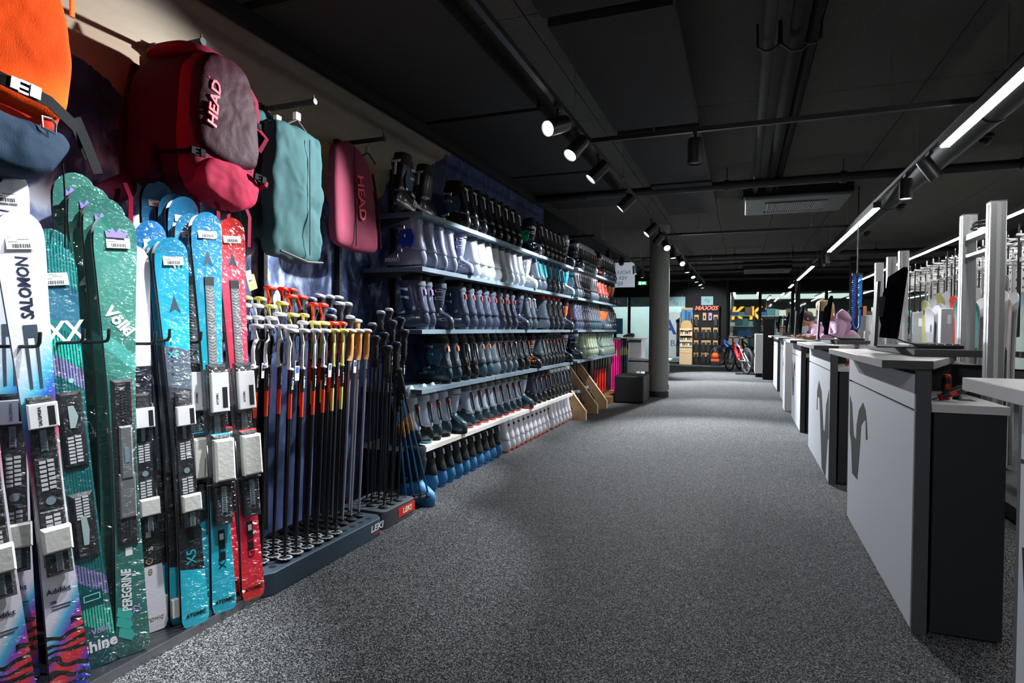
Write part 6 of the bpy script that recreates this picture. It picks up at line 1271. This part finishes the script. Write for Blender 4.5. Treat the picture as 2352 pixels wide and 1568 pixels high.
t = thing('banner', 'translucent window banner with big blue letters beside the column', 'banner', (0, 0, 0)); ob('banner_sheet', MB().box(-3.1, -1.72, 22.40, 22.41, .25, 1.85), P('banner_sheet', hexc('b8c4c4'), .8), t); ob('banner_cord', MB().cyl((-3.0, 22.405, 1.85), (-3.0, 22.46, 2.46), .004, 5), steel, t); ob('banner_cord', MB().cyl((-2.05, 22.405, 1.85), (-2.05, 22.46, 2.46), .004, 5), steel, t)
text('AT', .72, P('banner_blue', hexc('1a3a86'), .6), t, (-2.28, 22.39, 1.28), (1, 0, 0), (0, 0, 1), bold=.02, ext=.002); text('BAU', .32, P('banner_grey', hexc('4a5560'), .6), t, (-2.14, 22.39, .72), (1, 0, 0), (0, 0, 1), ext=.002)
# ------------------------------------------------------------------ cardboard display
kraft = P('kraft_card', hexc('c69c68'), .8); card_p = P('card_pale', hexc('e2c89c'), .8); skyb = P('poster_blue', hexc('3a86b4'), .6)
t = thing('cardboard_display', 'tall cardboard floor display with shelves of small packs', 'display stand', (-1.86, 22.0, 0))
ob('back_board', MB().box(-.20, .26, .30, .33, 0, 2.0), kraft, t); ob('base_box', MB().box(-.22, .20, -.02, .3, 0, .58), card_p, t); ob('side_wall', MB().box(.195, .205, 0, .3, .58, 1.7), kraft, t); ob('side_wall', MB().box(-.225, -.215, 0, .3, .58, 1.7), card_p, t)
ob('header_poster', MB().box(-.2, .2, .285, .299, 1.45, 1.93), skyb, t); ob('poster_building', MB().box(-.08, .0, .28, .284, 1.5, 1.9).box(.02, .12, .28, .284, 1.55, 1.85), P('poster_dark', hexc('1c4c74'), .6), t)
ob('round_header', MB().cyl((0, -.02, 1.36), (0, -.035, 1.36), .19, 24), P('header_tan', hexc('c8a06a'), .7), t)
text('Protection', .085, orangem, t, (-.01, -.0215, .40), (1, 0, 0), (0, 0, 1), ext=.001)
for k, z in enumerate((.62, .80, 1.02, 1.22)):
    ob('tray', MB().box(-.22, .20, -.03, .3, z-.015, z), kraft, t); ob('tray_lip', MB().box(-.22, .20, -.04, -.03, z-.015, z+.05), card_p, t)
for k, z in enumerate((.62, .80, 1.02, 1.22)):
    for i in range(5):
        q = ob('sachet_pack', MB().box(-.03, .03, -.012, .012, 0, .13), [paper, skyb, P('pack_tan', hexc('d0a060'), .6)][(i+k) % 3], None, loc=(-2.03+.082*i, 22.03, z+.001)); tag(q, 'small pack on the %s tray of the cardboard display, %s from the left' % (nth(3-k), nth(i)), 'pack', 'small packs in the cardboard display')
# ------------------------------------------------------------------ tyre wall
t = thing('tyre_display', 'black tyre display wall with orange lettered header', 'display wall', (-1.21, 22.0, 0)); ob('back_wall', MB().box(-.42, .43, .12, .2, 0, 2.08), matblack, t); ob('header', MB().box(-.42, .43, .06, .118, 1.86, 2.08), matblack, t)
text('MAXXIS', .19, P('header_orange', hexc('e8502c'), .5, emit=.25), t, (.0, .055, 1.97), (1, 0, 0), (0, 0, 1), shear=.25, bold=.006, sx=1.12, ext=.003)
tyre_me = MB().loft([[(.045*math.cos(b)*.9+.0, -.03+.035*math.sin(b)+.02*math.cos(a*1.5)*0, 0) for b in [2*PI*j/8 for j in range(8)]] for a in (0,)]*1, c0=False, c1=False)
def tyre_pack():
    m = MB(); R = []
    for i in range(9):
        a = -1.1+2.2*i/8; R.append([(.055*math.cos(b), -.03-.035*math.sin(b)-.05*math.cos(a), .17*math.sin(a)/.9+.0) for b in [2*PI*j/8 for j in range(8)]])
    m.loft(R)
    for i in range(-6, 7): m.box(-.045, .045, -.125, -.112, i*.024-.006, i*.024+.006)
    return m.mesh('folded_tyre')
ty = tyre_pack(); cardm = MB().box(-.075, .075, -.03, -.02, .08, .24).mesh('header_card')
n = 0
for r, z in enumerate((1.50, 1.06, .62, .20)):
    for c_, x in enumerate((-1.53, -1.28, -1.12, -.89)):
        if r == 0 and c_ in (1, 2): continue
        q = thing('packed_tyre', 'folded black tyre on kraft card, %s row, %s from the left' % (nth(r), nth(c_)), 'bicycle tyre', (x, 22.1, z), group='packed tyres on the tyre wall'); ob('folded_tyre', ty, P('tyre_grey', (.035, .037, .04), .6), q); ob('header_card', cardm, kraft, q); n += 1
for x, c in ((-1.26, 'tan'), (-1.07, 'lilac')):
    q = thing('small_box', '%s boxed tube hanging in the top row of the tyre wall' % c, 'box', (x, 22.08, 1.55)); ob('carton', MB().box(-.055, .055, -.05, .0, 0, .26), kraft if c == 'tan' else P('box_lilac', hexc('b088b4'), .6), q); ob('carton_label', MB().box(-.025, .025, -.053, -.0505, .06, .16), ink, q)
q = thing('dummy_helmet', 'orange and black boxed helmet at the foot of the tyre wall', 'helmet', (-.88, 21.75, 0)); ob('carton', MB().box(-.13, .13, -.1, .1, 0, .28), satin, q); ob('orange_band', MB().box(-.132, .132, -.102, .102, .15, .24), orangem, q); ob('helmet_shell', MB().loft([ell(.285, -.12, .12, .11), ell(.36, -.13, .12, .12), ell(.42, -.10, .08, .09), ell(.45, -.04, .03, .04)]), orangem, q)
# ------------------------------------------------------------------ bicycles
def bicycle(label, loc, rz, c1, c2, grp='bicycles by the glass partition', sc=1.0):
    t = thing('bicycle', label, 'bicycle', loc, rz, grp); t.scale = (sc,)*3
    R = .34
    for x, nm in ((-.58, 'rear_wheel'), (.62, 'front_wheel')):
        w = ob(nm, MB().tube([(x+R*math.cos(a), 0, R+.03+R*math.sin(a)) for a in [2*PI*k/32 for k in range(32)]], .03, 8, closed=True), rubber, t)
        ob('rim', MB().tube([(x+(R-.04)*math.cos(a), 0, R+.03+(R-.04)*math.sin(a)) for a in [2*PI*k/32 for k in range(32)]], .013, 6, closed=True), P('rim_grey', (.12, .12, .13), .4), w)
        m = MB()
        for k in range(24): a = 2*PI*k/24; m.cyl((x, .02*(-1)**k, R+.03), (x+(R-.045)*math.cos(a), 0, R+.03+(R-.045)*math.sin(a)), .0022, 4)
        m.cyl((x, -.05, R+.03), (x, .05, R+.03), .022, 10); ob('spokes', m, alu, w)['kind'] = 'stuff'; ob('brake_disc', MB().lathe([(.09, -.002), (.09, .002)], 20), steel, w, M=Matrix.Translation((x, .035, R+.03)) @ Matrix.Rotation(PI/2, 4, 'X'))
    H = (.38, 0, .88); S = (-.18, 0, .78); BB = (-.10, 0, .36)
    ob('down_tube', MB().tube([(.36, 0, .80), (.15, 0, .60), BB], [.035, .045, .05], 10), c1, t); ob('top_tube', MB().tube([(.37, 0, .88), (.05, 0, .80), (-.17, 0, .70)], [.028, .024, .022], 10), c2, t); ob('seat_tube', MB().cyl(BB, S, .026, 10), c1, t)
    ob('chain_stay', MB().tube([BB, (-.58, .045, .37)], .014, 8).tube([BB, (-.58, -.045, .37)], .014, 8), c2, t); ob('seat_stay', MB().tube([(-.17, .02, .70), (-.58, .05, .37)], .012, 8).tube([(-.17, -.02, .70), (-.58, -.05, .37)], .012, 8), c2, t)
    ob('head_tube', MB().cyl((.35, 0, .78), (.38, 0, .94), .032, 12), c1, t)
    ob('fork', MB().tube([(.38, 0, .78), (.40, .06, .74), (.62, .06, .37)], .02, 8).tube([(.38, 0, .78), (.40, -.06, .74), (.62, -.06, .37)], .02, 8), black, t)
    ob('handlebar', MB().tube([(.33, -.38, 1.03), (.36, -.15, 1.0), (.38, 0, .99), (.36, .15, 1.0), (.33, .38, 1.03)], .015, 8).cyl((.38, 0, .93), (.38, 0, 1.0), .022, 8), satin, t)
    for sg in (-1, 1): ob('handlebar_grip', MB().cyl((.335, .27*sg, 1.02), (.33, .39*sg, 1.032), .02, 8), rubber, t)
    ob('seat_post', MB().cyl(S, (-.22, 0, .98), .015, 8), satin, t); ob('saddle', MB().loft([ell(.98, -.14, .13, .06), ell(1.0, -.15, .14, .07, tw=.3), ell(1.02, -.13, .10, .05, tw=.4)]), satin, t, M=Matrix.Translation((-.22, 0, 0)) @ Matrix.Rotation(-PI/2, 4, 'Z'))
    ob('crankset', MB().lathe([(.08, -.004), (.08, .004)], 20, M=Matrix.Translation((BB[0], -.06, BB[2])) @ Matrix.Rotation(PI/2, 4, 'X')).tube([(BB[0], -.07, BB[2]), (BB[0]+.12, -.08, BB[2]-.12)], .012, 6).tube([(BB[0], .07, BB[2]), (BB[0]-.12, .08, BB[2]+.12)], .012, 6).box(BB[0]+.08, BB[0]+.18, -.17, -.08, BB[2]-.14, BB[2]-.12), black, t)
    return t
rd = P('frame_red', hexc('d0141c'), .3, coat=.5); sv = P('frame_silver', hexc('b8bcc4'), .3, .5); bl = P('frame_blue', hexc('1f5fc0'), .3, coat=.5)
bicycle('red and silver mountain bike facing the aisle', (-.12, 18.3, 0), math.radians(113), rd, sv)
bicycle('black mountain bike behind the red and silver one', (.12, 19.4, 0), math.radians(110), black, dgrey)
bicycle('blue mountain bike half hidden behind the tyre wall', (-.28, 21.6, 0), math.radians(150), bl, bl, sc=.95)
t = thing('bike_stand', 'black floor stand under the red mountain bike', 'bicycle stand', (.12, 17.75, 0)); ob('base_bars', MB().box(-.3, .3, -.02, .02, 0, .02).box(-.3, .3, .22, .26, 0, .02).box(-.02, .02, -.02, .26, 0, .02), satin, t); ob('wheel_hoop', MB().tube([(-.1, .1, .02), (-.1, .1, .28), (.0, .1, .33), (.1, .1, .28), (.1, .1, .02)], .01, 6), satin, t)
q = thing('paper_sign', 'white paper sheet hanging on the bike handlebar', 'paper sign', (-.28, 18.9, .78)); ob('sheet', MB().box(-.14, .14, -.002, 0, 0, .26), paper, q, M=Matrix.Rotation(.15, 4, 'Y'))
# ------------------------------------------------------------------ room behind the glass partition
kor = P('neon_orange', hexc('ff9a1e'), .5, emit=1.8)
t = thing('letter_sign', 'orange glowing letters seen through the glass partition', 'sign', (0, 0, 0))
text('K', .82, kor, t, (-.28, 30, 1.97), (1, 0, 0), (0, 0, 1), ext=.03, bold=.02, shear=.12, name='glowing_letter'); text('K', .82, kor, t, (.50, 30, 1.97), (1, 0, 0), (0, 0, 1), ext=.03, bold=.02, shear=.12, name='glowing_letter')
ob('sign_frame', MB().box(-.8, 1.0, 30.06, 30.1, 1.50, 1.54).box(-.8, -.77, 30.06, 30.1, 0, 2.5).box(.97, 1.0, 30.06, 30.1, 0, 2.5), satin, t)
i = 0
for x0, y0, y1 in ((-.35, 25, 28.5), (.55, 25, 27.2), (1.7, 25, 28.6), (1.1, 29, 32), (3.0, 24.5, 30), (4.4, 24.5, 31), (5.8, 24.5, 31), (2.4, 31.5, 36), (6.9, 25, 33)):
    strip(x0, y0, y1, 'white strip lamp in the room behind the glass, %s from the left' % nth(i), .08, 2.75); i += 1
rc = [P('goods_%d' % k, hexc(h), .6) for k, h in enumerate(('2c4a4e', '7a8f90', 'c8c0b0', '1a2224', 'a85a34', '3a6a70', 'd8d4cc', '54402e', '1e4a7c'))]
for s, (x, y, w) in enumerate([(-.1, 26.2, 1.1), (1.25, 26.8, 1.2), (2.8, 27.2, 1.3), (4.4, 26.0, 1.3), (6.0, 27.2, 1.4)]):
    t = thing('goods_shelf', 'shelf unit with goods behind the glass partition, %s of them' % nth(s), 'shelf unit', (x, y, 0), group='shelf units behind the glass')
    m = MB().box(-w/2, -w/2+.03, 0, .4, 0, 2.0).box(w/2-.03, w/2, 0, .4, 0, 2.0)
    ob('frame', m, satin, t)
    for k in range(5): ob('shelf_board', MB().box(-w/2+.03, w/2-.03, 0, .4, .1+.42*k, .13+.42*k), P('board_grey', (.3, .31, .31), .6), t)
    rn = random.Random(s)
    for k in range(5):
        xx = -w/2+.05; bi = 0
        while xx < w/2-.16:
            ww = rn.uniform(.12, .3); hh = rn.uniform(.12, .34); q = MB().box(xx, min(xx+ww, w/2-.04), .03, .3, .131+.42*k, .131+.42*k+hh)
            ci = rn.randrange(9); o = ob('goods_box', q, rc[ci], None, loc=(x, y, 0)); tag(o, '%s box, %s on the %s board of the %s goods shelf behind glass' % (['dark teal', 'grey', 'cream', 'black', 'rust', 'teal', 'pale', 'brown', 'blue'][ci], nth(bi), nth(4-k), ORD[s]), 'box', 'boxes on the %s goods shelf behind glass' % ORD[s]); bi += 1; xx += ww+.015
area_light((1.0, 27, 3.0), 3, 4, 60, col=(.9, 1, .97)); area_light((5.2, 27.5, 3.0), 4, 5, 120, col=(.93, 1, .97)); area_light((2, 35, 3.0), 6, 5, 90, col=(.9, 1, .95))
for k, (x, y, w, h) in enumerate([(2.1, 22.3, .5, 1.35), (3.6, 22.0, .35, 1.7), (4.4, 22.0, .45, 1.6), (3.0, 17.0, .22, 1.6)]):
    t = thing('white_locker', 'white cabinet at the back of the workshop, %s from the left' % nth(k), 'cabinet', (x, y, 0)); bevel(ob('body', MB().box(-w/2, w/2, 0, .4, 0, h), wh_, t), .005); ob('door_gap', MB().box(-.003, .003, -.002, 0, .1, h-.1), dgrey, t)
t = thing('structural_post', 'black steel post at the glass front behind the counters', 'post', (1.52, 20.0, 0)); ob('post', MB().box(-.06, .06, -.06, .06, 0, 3.1), matblack, t)
t = thing('structural_post', 'black steel post left of the blue air hose', 'post', (2.62, 17.5, 0)); ob('post', MB().box(-.09, .09, -.09, .09, 0, 3.1), matblack, t)
